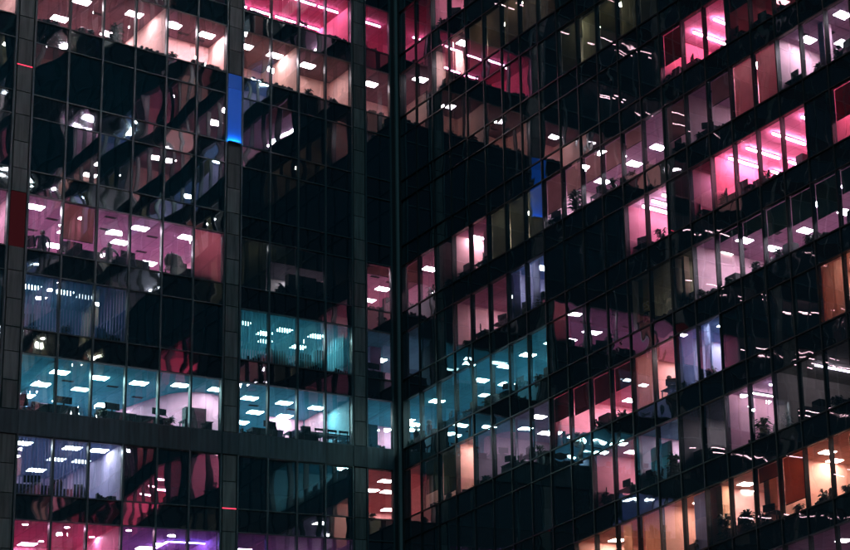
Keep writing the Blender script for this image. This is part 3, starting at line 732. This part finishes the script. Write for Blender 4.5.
# ---- columns, accent walls
def ucyl(w, row, uu, dd, rad, colr, z0=FLOOR, z1=CEIL):
    o = MB().tube([(0, 0, z0), (0, 0, z1)], rad, 20).build('column', matte(colr), None, True, WP(w, uu, dd, row * H)); return PAR(o, w)
mb = MB()    # curved pink wall on the teal storey
CW = [(9.5, 8.2), (9.2, 6.8), (8.95, 5.5), (8.7, 4.3), (8.45, 3.5), (8.15, 3.0), (7.8, 2.75), (7.4, 2.65), (7.0, 2.7), (6.7, 2.9), (6.5, 3.25), (6.42, 3.7), (6.4, 4.6)]; n = len(CW) - 1
for uu, dd in CW: mb.v += [WP('L', uu, dd, 2 * H + FLOOR + .02), WP('L', uu, dd, 2 * H + CEIL - .004)]
for i in range(n): mb.f.append((2 * i, 2 * i + 2, 2 * i + 3, 2 * i + 1))
PAR(mb.build('curved_wall', matte((.90, .33, .47)), None, True), 'L')
slabwall('partition_wall', 'L', 2, 2.3, 3.8, 5.2, 5.26, FLOOR + .02, CEIL - .01, (.90, .34, .48)); slabwall('partition_wall', 'L', 2, 1.95, 2.25, 3.4, 5.2, FLOOR + .02, CEIL - .01, (.90, .36, .48))
slabwall('partition_wall', 'L', 2, 13.0, 13.06, 5.4, 8.5, FLOOR + .02, CEIL - .01, (.30, .34, .5)); slabwall('partition_wall', 'L', 2, 11.0, 12.1, 7.2, 7.26, FLOOR + .02, CEIL - .01, (.72, .42, .58))
slabwall('partition_wall', 'L', 2, -1.9, .9, 4.6, 4.66, FLOOR + .02, CEIL - .01, (.90, .36, .52))
slabwall('partition_wall', 'L', 3, 2.0, 2.06, 1.2, 5.9, FLOOR + .02, CEIL - .01, (.14, .5, .6))
slabwall('column', 'R', 2, 4.5, 5.1, 3.2, 3.8, FLOOR + .02, CEIL - .01, (.90, .36, .48)); slabwall('column', 'L', 3, -.2, .3, 2.6, 3.1, FLOOR + .02, CEIL - .01, (.75, .4, .6))
slabwall('column', 'R', 4, 36.8, 37.2, .6, 1.0, FLOOR + .02, CEIL - .01, (.62, .42, .52)); slabwall('column', 'R', 4, 7.0, 7.6, .9, 1.4, FLOOR + .02, CEIL - .01, (.85, .5, .52))
slabwall('column', 'R', 7, 4.4, 4.9, .7, 1.1, FLOOR + .02, CEIL - .01, (.85, .5, .45)); slabwall('column', 'R', 7, 5.2, 5.6, 1.6, 2.0, FLOOR + .02, CEIL - .01, (.85, .5, .45))
slabwall('column', 'R', 2, 22.1, 22.45, .4, .7, FLOOR + .02, CEIL - .01, (.55, .45, .2)); slabwall('column', 'R', 2, 25.8, 26.0, .35, .6, FLOOR + .02, CEIL - .01, (.80, .55, .5))
slabwall('column', 'R', 3, 20.6, 20.75, .3, .4, FLOOR + .02, CEIL - .01, (.6, .5, .5)); slabwall('column', 'R', -1, 27.3, 27.8, .45, .8, FLOOR + .02, CEIL - .01, (.85, .48, .3))
slabwall('column', 'R', -1, 30.9, 31.3, .45, .8, FLOOR + .02, CEIL - .01, (.85, .48, .3)); slabwall('column', 'L', 1, .7, 1.0, 2.8, 3.3, FLOOR + .02, CEIL - .01, (.85, .5, .45))
slabwall('notice_board', 'R', -1, 28.0, 30.2, 3.52, 3.58, -.1, 1.7, (.40, .16, .12))
slabwall('sign_board', 'L', 4, 8.9, 9.8, 7.1, 7.15, 0.6, 1.9, (.7, .35, .5))

# ------------------------------------------------------------------ furniture, plants and people
def std_label(kind, w, row, p, n=0):
    c = col_seen(w, p); return kind + ' in ' + where(w, row, c)
FM = [matte(c, .5, .15, 3, .3) for c in ((.010, .011, .013), (.018, .015, .018), (.014, .018, .022), (.022, .018, .016))]  # furniture colours darkened to paint in the backlit silhouette
def desk(w, row, uu, dd, wd=1.4, dp=.7, ht=.74, n=0):
    p = WP(w, uu, dd, row * H + FLOOR + .016)
    t = empty('desk', p, 0 if w == 'L' else math.pi / 2)
    boxobj('desk_top', (-wd / 2, -dp / 2, ht - .03), (wd / 2, dp / 2, ht), FM[n % 4], t)
    for sx in (-1, 1):
        for sy in (-1, 1): boxobj('leg', (sx * (wd / 2 - .05) - .02, sy * (dp / 2 - .05) - .02, 0), (sx * (wd / 2 - .05) + .02, sy * (dp / 2 - .05) + .02, ht - .03), M_DARK, t)
    boxobj('modesty_panel', (-wd / 2 + .06, -dp / 2 + .03, .25), (wd / 2 - .06, -dp / 2 + .05, ht - .031), FM[(n + 1) % 4], t)
    tag(t, std_label('dark desk', w, row, (p[0], p[1], 0)), 'desk', 'desks behind the windows')
    return t
def monitor(w, row, uu, dd, zb, rz=0.0, n=0):
    p = WP(w, uu, dd, row * H + zb)
    t = empty('monitor', p, (0 if w == 'L' else math.pi / 2) + rz)
    boxobj('screen', (-.28, -.02, .12), (.28, .02, .46), M_DARK, t); boxobj('neck', (-.025, -.012, .015), (.025, .012, .12), M_DARK, t)
    boxobj('foot', (-.11, -.08, 0), (.11, .08, .014), M_DARK, t)
    tag(t, std_label('black monitor', w, row, (p[0], p[1], 0)), 'monitor', 'monitors by the windows')
def chair(w, row, uu, dd, rz=0.0, lift=0.0):
    p = WP(w, uu, dd, row * H + FLOOR + .016 + lift)
    t = empty('office_chair', p, (0 if w == 'L' else math.pi / 2) + rz)
    mb = MB()
    for j in range(5):
        for i in range(5):
            s, q = i / 4 - .5, j / 4
            mb.v.append((s * .46 * (1 - .25 * q * q), .24 - .05 * (1 - 4 * s * s) + .08 * q, .58 + q * .56))
    for j in range(4):
        for i in range(4): a = j * 5 + i; mb.f.append((a, a + 1, a + 6, a + 5))
    o = mb.build('backrest', M_DARK, t, True); so = o.modifiers.new('s', 'SOLIDIFY'); so.thickness = .05
    boxobj('seat', (-.25, -.25, .44), (.25, .22, .52), M_DARK, t)
    MB().tube([(0, 0, .09), (0, 0, .44)], .03, 8).build('gas_post', M_DARK, t)
    for k in range(5):
        a = k * 2 * math.pi / 5; MB().tube([(0, 0, .10), (.3 * math.cos(a), .3 * math.sin(a), .05)], [.03, .018], 5).build('leg', M_DARK, t)
        boxobj('castor', (.3 * math.cos(a) - .025, .3 * math.sin(a) - .025, 0), (.3 * math.cos(a) + .025, .3 * math.sin(a) + .025, .05), M_DARK, t)
    for s in (-1, 1): MB().tube([(s * .27, -.12, .68), (s * .27, .14, .68), (s * .27, .16, .50)], .02, 5).build('armrest', M_DARK, t)
    tag(t, std_label('office chair', w, row, (p[0], p[1], 0)), 'chair', 'office chairs')
M_LEAF = matte((.018, .036, .016), .5, .3, 5, .4, key='leaf'); M_POT = matte((.025, .02, .02), .5, .15, 3, .4, key='pot')  # leaf and pot darkened too, backlight shade in the colour
def plant(w, row, uu, dd, zb, ht=.8, nl=26, spread=.3, kind='leafy potted plant', seed=0):
    rn = random.Random(seed + int(uu * 100))
    p = WP(w, uu, dd, row * H + zb)
    t = empty('potted_plant', p, rn.uniform(0, 6))
    MB().tube([(0, 0, 0), (0, 0, .2)], [.10, .14], 10).build('pot', M_POT, t)
    mb = MB().tube([(0, 0, .18), (.02, .01, .18 + (ht - .2) * .7)], [.015, .008], 5); mb.build('stem', M_POT, t)
    lf = MB()
    for i in range(int(nl * 2.2)):
        z0 = .2 + (ht - .3) * rn.random(); a = rn.uniform(0, 6.283); ln = spread * rn.uniform(.6, 1.3); up = rn.uniform(-.15, .6) * ln
        dx, dy = math.cos(a), math.sin(a); wd = ln * .36
        b = Vector((0, 0, z0)); m = b + Vector((dx * ln * .55, dy * ln * .55, up + .06)); e = b + Vector((dx * ln, dy * ln, up - .03)); sd_ = Vector((-dy, dx, 0)) * wd * .5
        i0 = len(lf.v); lf.v += [tuple(b), tuple(m + sd_), tuple(e), tuple(m - sd_)]; lf.f.append((i0, i0 + 1, i0 + 2, i0 + 3))
    o = lf.build('foliage', M_LEAF, t)
    tag(t, std_label(kind, w, row, (p[0], p[1], 0)), 'plant', 'plants by the windows')
def boxes(w, row, uu, dd, zb, n=0):
    p = WP(w, uu, dd, row * H + zb); rn = random.Random(n + int(uu * 77))
    t = empty('binder_stack', p, (0 if w == 'L' else math.pi / 2))
    x = -.3
    while x < .3:
        wd = rn.uniform(.05, .13); boxobj('binder', (round(x, 3), -.1, 0), (round(x + wd - .008, 3), .12, round(rn.uniform(.2, .42), 2)), FM[rn.randrange(4)], t); x += wd
    tag(t, std_label('dark binders', w, row, (p[0], p[1], 0)), 'binders', 'binders on the window boards')
def cabinet(w, row, uu, dd, wd=.8, ht=1.3, n=0, kind='dark cabinet'):
    p = WP(w, uu, dd, row * H + FLOOR + .016)
    t = empty('cabinet', p, (0 if w == 'L' else math.pi / 2))
    boxobj('carcass', (-wd / 2, -.2, 0), (wd / 2, .2, ht), FM[n % 4], t)
    for s in (-1, 1):
        boxobj('door', (s * wd / 4 - wd / 4 + .01, -.222, .06), (s * wd / 4 + wd / 4 - .01, -.201, ht - .03), FM[(n + 1) % 4], t)
        boxobj('handle', (s * .04 - .008, -.24, ht * .5), (s * .04 + .008, -.223, ht * .5 + .12), M_POST, t)
    tag(t, std_label(kind, w, row, (p[0], p[1], 0)), 'cabinet', 'cabinets')
BODY = {}
def body_mesh(pose):
    if pose in BODY: return BODY[pose]
    V, E, R_ = [], [], []
    def add(p, rad, par=None):
        V.append(p); R_.append(rad)
        if par is not None: E.append((par, len(V) - 1))
        return len(V) - 1
    pel = add((0, 0, .95), (.165, .115)); bel = add((0, .005, 1.1), (.15, .105), pel); che = add((0, .01, 1.30), (.18, .12), bel); shc = add((0, .01, 1.42), (.13, .09), che)
    nek = add((0, 0, 1.50), (.055, .055), shc); hb = add((0, -.01, 1.575), (.075, .085), nek); ht_ = add((0, -.012, 1.66), (.080, .10), hb); top = add((0, -.005, 1.735), (.055, .065), ht_)
    for s in (-1, 1):
        hip = add((s * .09, 0, .88), (.095, .10), pel); kn = add((s * .10, -.02 if pose != 'lean' else -.05, .50), (.062, .066), hip); an = add((s * .105, .02, .09), (.042, .045), kn); toe = add((s * .12, -.14, .035), (.04, .03), an)
        sh = add((s * .19, .01, 1.40), (.062, .062), shc)
        if pose == 'stand': el = add((s * .245, .03, 1.12), (.045, .045), sh); wr = add((s * .255, -.03, .88), (.032, .032), el); ha = add((s * .25, -.05, .79), (.035, .02), wr)
        elif pose == 'hips': el = add((s * .34, .06, 1.16), (.045, .045), sh); wr = add((s * .20, -.06, 1.00), (.032, .032), el); ha = add((s * .15, -.09, .97), (.03, .022), wr)
        else: el = add((s * .25, -.05, 1.13), (.046, .046), sh); wr = add((s * .12, -.22, 1.10), (.032, .032), el); ha = add((s * .05, -.26, 1.12), (.03, .022), wr)
        for k in range(4): add((V[ha][0] + (k - 1.5) * .018, V[ha][1] - .015, V[ha][2] - .075 + abs(k - 1.4) * .008), (.0085, .0085), ha)
        add((V[ha][0] - s * .04, V[ha][1] - .03, V[ha][2] - .02), (.01, .01), ha)
    add((0, -.115, 1.60), (.012, .014), hb)   # nose
    me = bpy.data.meshes.new('body'); me.from_pydata(V, E, []); ob = bpy.data.objects.new('body_tmp', me); COL.objects.link(ob)
    md = ob.modifiers.new('Skin', 'SKIN'); md.use_smooth_shade = True
    sv = me.skin_vertices[0].data
    for i, rr in enumerate(R_): sv[i].radius = rr
    sv[0].use_root = True
    s2 = ob.modifiers.new('Sub', 'SUBSURF'); s2.levels = 1; s2.render_levels = 1
    dg = bpy.context.evaluated_depsgraph_get(); dg.update()
    m2 = bpy.data.meshes.new_from_object(ob.evaluated_get(dg)); bpy.data.objects.remove(ob)
    for p in m2.polygons: p.use_smooth = True
    BODY[pose] = m2
    return m2
def cloth_mat(shirt, trousers):
    m, n, out = nmat('clothing_and_skin_%d' % len(bpy.data.materials))
    tc = node(n, 'ShaderNodeTexCoord'); sp = node(n, 'ShaderNodeSeparateXYZ'); n.links.new(tc.outputs['Object'], sp.inputs[0])
    rp = node(n, 'ShaderNodeValToRGB'); rp.color_ramp.interpolation = 'CONSTANT'
    dv = node(n, 'ShaderNodeMath', operation='DIVIDE'); dv.inputs[1].default_value = 2.0
    n.links.new(sp.outputs['Z'], dv.inputs[0]); n.links.new(dv.outputs[0], rp.inputs[0])
    e = rp.color_ramp.elements; e[0].position = 0; e[0].color = (.01, .01, .01, 1); e[1].position = .04; e[1].color = (*[q * .5 for q in trousers], 1)
    for ps, c in ((.47, tuple(q * .45 for q in shirt)), (.745, (.16, .09, .065))): x = e.new(ps); x.color = (*c, 1)  # clothes and skin darkened; silhouette shade is in the colour
    b = node(n, 'ShaderNodeBsdfPrincipled', Roughness=.8); n.links.new(rp.outputs[0], b.inputs['Base Color']); n.links.new(b.outputs[0], out.inputs[0])
    return m
M_HAIR = matte((.02, .013, .01), .6, .2, 20, .3, key='hair')
def person(w, row, uu, dd, rz, pose, shirt, label, hgt=1.0, zoff=0.0):
    p = WP(w, uu, dd, row * H + FLOOR + .016 + zoff)
    t = empty('person', p, rz); t.scale = (hgt, hgt, hgt)
    me = body_mesh(pose).copy(); me.materials.clear(); me.materials.append(cloth_mat(shirt, (.02, .02, .025)))
    link('body', me, t)
    hb = MB()
    for j in range(5):
        for i in range(10):
            a = 2 * math.pi * i / 10; q = j / 4 * math.pi / 2
            back = .028 if math.sin(a) > -.2 else 0
            hb.v.append((.092 * math.cos(a) * math.cos(q), .012 + .112 * math.sin(a) * math.cos(q), 1.645 - (.10 if back and j == 0 else 0) + .125 * math.sin(q)))
    for j in range(4):
        for i in range(10): hb.f.append((j * 10 + i, j * 10 + (i + 1) % 10, (j + 1) * 10 + (i + 1) % 10, (j + 1) * 10 + i))
    hb.build('hair', M_HAIR, t, True)
    tag(t, label, 'person')
PI = math.pi
# people
person('L', 4, 13.85, 1.35, PI * .97, 'stand', (.02, .03, .05), 'person in dark top standing in first purple-lit window past the left pillar')
person('L', 4, 11.5, 1.35, PI * 1.05, 'hips', (.03, .04, .07), 'person in dark top standing in third purple-lit window past the left pillar')
person('R', 1, 23.35, .95, PI * .4, 'lean', (.02, .02, .025), 'person in dark coat behind the pink right-wing window above the teal box', 1.0)
person('R', 2, 26.4, .85, PI * .6, 'stand', (.03, .02, .03), 'person in dark clothes among plants in the mauve right-wing storey', .95)
person('R', 2, -.3, .85, PI * .5, 'lean', (.02, .02, .03), 'person in black nearest the inner corner on the teal right-wing storey')
person('R', 2, 1.0, .9, PI * .45, 'stand', (.25, .06, .05), 'person in red and black in second teal right-wing window from the corner')
# coat stand with a jacket
def coat_stand(w, row, uu, dd):
    p = WP(w, uu, dd, row * H + FLOOR + .016)
    t = empty('coat_stand', p)
    MB().tube([(0, 0, .05), (0, 0, 1.9)], .02, 7).build('pole', M_DARK, t)
    for k in range(4):
        a = k * PI / 2 + .3; MB().tube([(0, 0, .22), (.28 * math.cos(a), .28 * math.sin(a), .02)], .016, 5).build('leg', M_DARK, t)
        MB().tube([(0, 0, 1.74), (.12 * math.cos(a), .12 * math.sin(a), 1.72), (.16 * math.cos(a), .16 * math.sin(a), 1.82)], .012, 5).build('hook', M_DARK, t)
    tag(t, 'coat stand in fifth purple-lit window past the left pillar', 'coat stand')
    j = MB(); n = 18; rings = [(.00, .10, .06), (.06, .22, .10), (.18, .26, .13), (.5, .27, .14), (.85, .30, .15)]
    for (dz, rx, ry) in rings:
        for i in range(n):
            a = 2 * PI * i / n; k = 1 + .06 * math.sin(5 * a); j.v.append((rx * k * math.cos(a), ry * k * math.sin(a), -dz))
    for q in range(len(rings) - 1):
        for i in range(n): j.f.append((q * n + i, (q + 1) * n + i, (q + 1) * n + (i + 1) % n, q * n + (i + 1) % n))
    jt = empty('jacket', (p[0] + .05, p[1] - .12, p[2] + 1.75)); j.build('jacket_body', M_DARK, jt, True)
    for s in (-1, 1): MB().tube([(s * .2, 0, -.09), (s * .31, .02, -.4), (s * .30, -.02, -.72)], [.07, .065, .055], 8).build('sleeve', M_DARK, jt, True)
    tag(jt, 'dark jacket hanging in fifth purple-lit window past the left pillar', 'jacket')
coat_stand('L', 4, 9.2, 1.3)
# left wing furniture
for (row, uu, dd, n) in ((4, 12.7, .75, 0), (4, 10.9, .8, 1), (4, 8.9, .75, 2), (2, 13.3, 1.0, 3), (2, 11.2, 1.0, 0), (2, 9.9, 1.1, 1), (2, 5.5, 1.0, 2), (2, 4.0, 1.0, 3), (3, 5.3, .9, 0), (3, 3.7, .9, 1), (3, 11.1, 1.2, 2), (1, 12.9, 1.2, 3)): desk('L', row, uu, dd, 1.3, .7, .74, n)
chair('L', 4, 8.75, .9, .5); chair('L', 3, 11.6, 1.0, .3); chair('L', 4, 7.95, .9, -.4); chair('L', 2, 13.6, 1.4, .4); chair('L', 2, 11.6, 1.4, -.4); chair('L', 0, 11.6, 1.3, 0.2)
for (row, uu) in ((4, 12.9), (4, 11.0), (2, 11.4), (2, 9.7), (2, 5.4), (3, 5.4), (3, 3.9)): monitor('L', row, uu, .75, FLOOR + .757, .2)
# meeting table with chairs on the teal storey
def meeting_table():
    p = WP('L', 3.0, 1.25, 2 * H + FLOOR + .016); t = empty('meeting_table', p)
    boxobj('table_top', (-1.3, -.3, .92), (1.3, .3, .96), M_DARK, t)
    for sx in (-1, 1):
        for sy in (-1, 1): boxobj('leg', (sx * 1.15 - .025, sy * .25 - .025, 0), (sx * 1.15 + .025, sy * .25 + .025, .92), M_DARK, t)
    tag(t, 'long dark meeting table in last two teal windows before the corner pillar', 'table')
meeting_table()
def stool(uu, dd, i):
    p = WP('L', uu, dd, 2 * H + FLOOR + .016); t = empty('bar_chair', p)
    boxobj('seat', (-.2, -.2, .62), (.2, .2, .66), M_DARK, t); boxobj('backrest', (-.2, -.2, .92), (.2, -.17, 1.05), M_DARK, t)
    for sx in (-1, 1):
        for sy in (-1, 1): boxobj('leg', (sx * .17 - .015, sy * .17 - .015, 0), (sx * .17 + .015, sy * .17 + .015, .62), M_DARK, t)
        boxobj('back_post', (sx * .17 - .015, -.199, .66), (sx * .17 + .015, -.171, .92), M_DARK, t)
    tag(t, ORD[i] + ' tall dark chair from the left at the long teal meeting table', 'chair', 'tall chairs at the meeting table')
for i, uu in enumerate((4.0, 3.4, 2.85, 2.35)): stool(uu, .75, i + 1)
cabinet('L', 2, 7.9, 2.2, .8, 1.9, 0, 'dark shelving cabinet'); cabinet('L', 2, 1.1, .95, .7, 1.7, 1); cabinet('L', 3, 3.0, 1.6, .4, 1.8, 2); cabinet('L', 4, -.2, 1.6, .5, 1.6, 1)
plant('L', 7, 11.75, .6, -.02, 1.3, 60, .32, 'large bushy plant'); plant('L', 7, 13.0, .5, -.02, .5, 24, .22, 'small leafy plant'); plant('L', 7, 2.9, .5, -.02, .5, 24, .22, 'small leafy plant')
for (uu, n) in ((10.6, 0), (10.0, 1), (8.6, 2), (7.95, 3), (5.1, 1), (3.8, 2)): boxes('L', 7, uu, .31, -.03, n)
for (uu, n) in ((2.6, 0), (3.1, 2), (6.3, 3)): boxes('L', 8, uu, .31, -.03, n)
for (uu, ht) in ((4.9, .7), (4.3, .9), (3.2, .7)): plant('L', 4, uu, .5, -.03, ht, 40, .4, 'bushy dark plant', 3)
cabinet('L', 4, 4.2, .6, 1.2, 1.5, 0); cabinet('L', 4, 3.0, .6, 1.2, 1.35, 2)
boxes('L', 3, 4.9, .5, .0, 3); boxes('L', 1, 12.7, .7, -.02, 3); chair('L', 1, 13.6, 1.1, .2); chair('L', 1, 12.4, 1.0, -.3)
# right wing window-board clutter
RC = [(4, 1, 'b'), (4, 2, 'p'), (4, 3, 'm'), (4, 4, 'p'), (4, 8, 'm'), (4, 9, 'P'), (4, 10, 'm'), (4, 12, 'p'), (4, 13, 'b'), (4, 14, 'm'), (4, 15, 'b'), (4, 16, 'b'), (4, 19, 'm'), (4, 20, 'b'), (4, 21, 'b'), (4, 20, 'p'),
      (7, 1, 'p'), (7, 3, 'b'), (7, 0, 'b'), (3, 4, 'p'), (3, 5, 'b'), (3, 3, 'p'), (3, 13, 'c'), (3, 17, 'b'), (3, 18, 'b'), (3, 16, 'm'), (3, 0, 'b'), (3, 12, 'c'), (3, 15, 'b'),
      (2, 0, 'p'), (2, 2, 'm'), (2, 3, 'm'), (2, 4, 'p'), (2, 5, 'p'), (2, 6, 'b'), (2, 7, 'p'), (2, 16, 'p'), (2, 17, 'p'), (2, 18, 'b'), (2, 19, 'p'), (2, 15, 'b'), (2, 20, 'b'),
      (1, 1, 'b'), (1, 3, 'b'), (1, 5, 'm'), (1, 6, 'm'), (1, 7, 'p'), (1, 4, 'b'), (0, 9, 'P'), (0, 10, 'c'), (0, 11, 'm'), (0, 13, 'P'), (0, 16, 'c'), (0, 17, 'P'), (0, 19, 'c'), (0, 14, 'b'),
      (-1, 15, 'P'), (-1, 16, 'P'), (-1, 17, 'm'), (-1, 18, 'p'), (-1, 19, 'p'), (-1, 20, 'p'), (-1, 14, 'p'), (-1, 13, 'b'), (5, 15, 'b'), (5, 17, 'b'), (5, 18, 'p'), (8, 1, 'b')]
rr = random.Random(11)
for i, (row, k, kind) in enumerate(RC):
    uu = RB[k][0] + rr.uniform(.7, 1.4); dd = rr.uniform(.30, .34)
    uu -= (93 - uu) / 40 * dd
    if kind == 'b': boxes('R', row, uu, dd, -.034, i)
    elif kind == 'm': monitor('R', row, uu, dd + .12, FLOOR + .747, rr.uniform(-.5, .5)); desk('R', row, uu, .66, 1.4, .74, .73, i)
    elif kind == 'p': plant('R', row, uu, dd, -.034, rr.uniform(.5, .8), 30, .26, 'leafy plant', i)
    elif kind == 'P': plant('R', row, uu, dd + .0, -.034, rr.uniform(1.1, 1.5), 60, .36, 'tall bushy plant', i)
    elif kind == 'c': chair('R', row, uu, .72, rr.uniform(-.6, .6) + PI)
HAVE = {(row, k): {kd} for row, k, kd in RC}
for (w_, row, k, kd) in [('R', row, k, kd) for row, k, kd in RC]: HAVE.setdefault((row, k), set()).add(kd)
NOCL = {(4, 5), (4, 6), (4, 7), (4, 17), (4, 18), (7, 4), (7, 5), (7, 6), (7, 7), (7, 8), (3, 14), (1, 12), (1, 20), (1, 21), (1, 2), (-1, 12), (-1, 18)}
rc = random.Random(17)
for (w_, row, k) in sorted(ROOMCOLS):
    if w_ != 'R' or not VIS['R', row, k] or (row, k) in NOCL or row == 6: continue
    have = HAVE.get((row, k), set())
    for kd in rc.sample(['b', 'm', 'p', 'c', 't'], rc.choice((1, 2, 2, 3))):
        if kd in have or (kd == 'p' and 'P' in have): continue
        uu = RB[k][0] + rc.uniform(.35, 1.55); dd = rc.uniform(.30, .36); uu -= (93 - uu) / 40 * dd
        if uu < RB[0][0] + .3: continue
        if kd == 'b': boxes('R', row, uu, dd, -.034, k)
        elif kd == 'm': monitor('R', row, uu, dd + .12, FLOOR + .747, rc.uniform(-.6, .6)); desk('R', row, uu, .66, 1.4, .74, .73, k)
        elif kd == 'p': plant('R', row, uu, dd, -.034, rc.uniform(.45, .95), 30, .28, 'leafy plant', k + row)
        elif kd == 'c': chair('R', row, uu, .8, rc.uniform(-.6, .6) + PI)
        else: cabinet('R', row, uu, .72, rc.uniform(.5, .9), rc.uniform(.8, 1.15), k, 'low dark cabinet')
cl = random.Random(23)
for (w_, row, c) in sorted(ROOMCOLS):
    if w_ != 'L' or not VIS['L', row, c] or c > 10 or row == 0: continue
    a, b = LB[c]
    kd = cl.choice('bmpcb')
    uu = cl.uniform(a + .3, b - .3)
    if row in (7, 8): boxes('L', row, uu, .31, -.034, c) if cl.random() < .5 else plant('L', row, uu, .33, -.034, cl.uniform(.4, .7), 26, .2, 'small plant', c)
    elif kd == 'b': boxes('L', row, uu, .33, -.034, c)
    elif kd == 'p': plant('L', row, uu, .36, -.034, cl.uniform(.4, .7), 26, .22, 'small plant', c)
    elif kd == 'c': chair('L', row, uu, 1.0, cl.uniform(-1, 1) + PI)
    else: monitor('L', row, uu, .62, FLOOR + .757, cl.uniform(-.4, .4)); desk('L', row, uu, .9, 1.1, .7, .74, c)
# teal box-shaped screen and lettering
o = wboxobj('screen_wall', 'R', 22.2, 23.9, .55, .62, .1, 1.5, matte((.03, .36, .42)), None); PAR(o, 'R')
o = wboxobj('screen_wall', 'R', 22.2, 23.9, .56, .61, 1.502, 2.2, matte((.75, .42, .55)), None); PAR(o, 'R')
def lettering(txt, row, uu, zz, size):
    cu = bpy.data.curves.new('t', 'FONT'); cu.body = txt; cu.size = size; cu.extrude = .004
    ob = bpy.data.objects.new('t', cu); COL.objects.link(ob); dg = bpy.context.evaluated_depsgraph_get(); dg.update()
    me = bpy.data.meshes.new_from_object(ob.evaluated_get(dg)); bpy.data.objects.remove(ob); me.materials.append(fabric((.80, .74, .58), .6))
    o = link('lettering', me, None, (.24, -uu, row * H + zz)); o.rotation_euler = (PI / 2, 0, -PI / 2); PAR(o, 'R'); return o
lettering('ESOU CES', 2, 22.6, 1.05, .62); lettering('DINI THE', 2, 22.6, .42, .62)

# ------------------------------------------------------------------ storeys that show only as reflections in the other wing
rs = random.Random(21)
ref_styles = ['white', 'white', 'white', 'purpleblue', 'mauve', 'salmon', 'greyblue', 'olive', 'greydim', 'pink', 'purpleblue', 'greyblue', 'brown', 'mauvedim', 'olive']
REF = {}
def refmb(w, key, mat):
    if (w, key) not in REF: REF[w, key] = (MB(), mat)
    return REF[w, key][0]
for w in 'LR':
    for row in ROWS:
        col = 0; N = len(BAYS[w])
        while col < N:
            if not REFL[w, row, col] or VIS[w, row, col] or (w, row, col) in ROOMCOLS: col += 1; continue
            span = rs.choice((2, 3, 3, 4, 5)); e = col
            while e + 1 < N and e - col + 1 < span and REFL[w, row, e + 1] and (w, row, e + 1) not in ROOMCOLS and not VIS[w, row, e + 1]: e += 1
            if w == 'L' and rs.random() < .85:
                z = row * H + CEIL; m = refmb(w, 'reddiml', emit((1.0, .55, .62), 9))  # invented lamp bars that put sparkles into the right-wing glass
                for q in range(rs.choice((3, 4, 6))):
                    uu = rs.uniform(BAYS[w][col][0], BAYS[w][e][1]); dd = rs.uniform(.5, 2.5); wbox(m, w, uu, uu + rs.uniform(.3, 1.3), dd, dd + .05, z - .1, z - .06)
            elif rs.random() < .75:
                st = rs.choice(ref_styles); lamp, L, cc, wc, bc, fc = ST[st]; fc = tuple(min(.8, q * 1.7) for q in fc); cc = tuple(min(.82, q * 2.0) for q in cc)  # ceilings lightened here too, standing in for bounced light
                u0, u1 = col_edge_lo(w, col), col_edge_hi(w, e); z = row * H; zf, zc = z + FLOOR + .004, z + CEIL; dp = rs.uniform(3, 5)
                wbox(refmb(w, st + 'c', ceiling_mat(cc)), w, u0 + .03, u1 - .03, .17, dp, zc, zc + .04)
                wbox(refmb(w, st + 'f', matte(fc, .6)), w, u0 + .03, u1 - .03, .285, dp, zf, zf + .012)
                m = refmb(w, st + 'w', matte(bc)); wbox(m, w, u0, u1, dp + .001, dp + TH, zf, zc + .3)
                wbox(m, w, u0 + .03, u0 - .02, .17, dp, zf, zc + .3); wbox(m, w, u1 - .03, u1 + .02, .17, dp, zf, zc + .3)
                m = refmb(w, st + 'l', emit(lamp, L * GAIN * 4.0))
                if rs.random() < .25:
                    dd = rs.uniform(1.2, 2.2); uu = u0 + .3
                    while uu + 1.2 < u1: wbox(m, w, uu, uu + 1.15, dd - .05, dd + .05, zc - .12, zc - .06); uu += 1.3
                else:
                    uu = u0 + .8
                    while uu < u1 - .4:
                        for dd in (.85, 2.6):
                            if dd < dp - .4: wbox(m, w, uu - .3, uu + .3, dd - .3, dd + .3, zc - .03, zc - .012)
                        uu += 2.1
                for c in range(col, e + 1):
                    if rs.random() < .35:
                        a, b = BAYS[w][c]; q = rs.choice((.4, .5, 1.0, 1.0)); cl = rs.choice((BROWN, OLIVE, PINKB, (.3, .3, .3)))
                        wbox(refmb(w, 'b' + str(cl), fabric(cl, .5)), w, a + .05, b - .05, .19, .197, z + WH - .03 - (WH - .06) * q, z + WH - .03)
            col = e + 1
for (w, key), (mb, mat) in REF.items():
    nm = {'c': 'ceiling', 'f': 'floor_finish', 'w': 'partition_wall', 'l': 'ceiling_lights', 'b': 'roller_blind'}[key[-1] if key[0] != 'b' or key[-1] != ')' else 'b']
    o = mb.build(nm, mat); o['kind'] = 'stuff'; PAR(o, w)
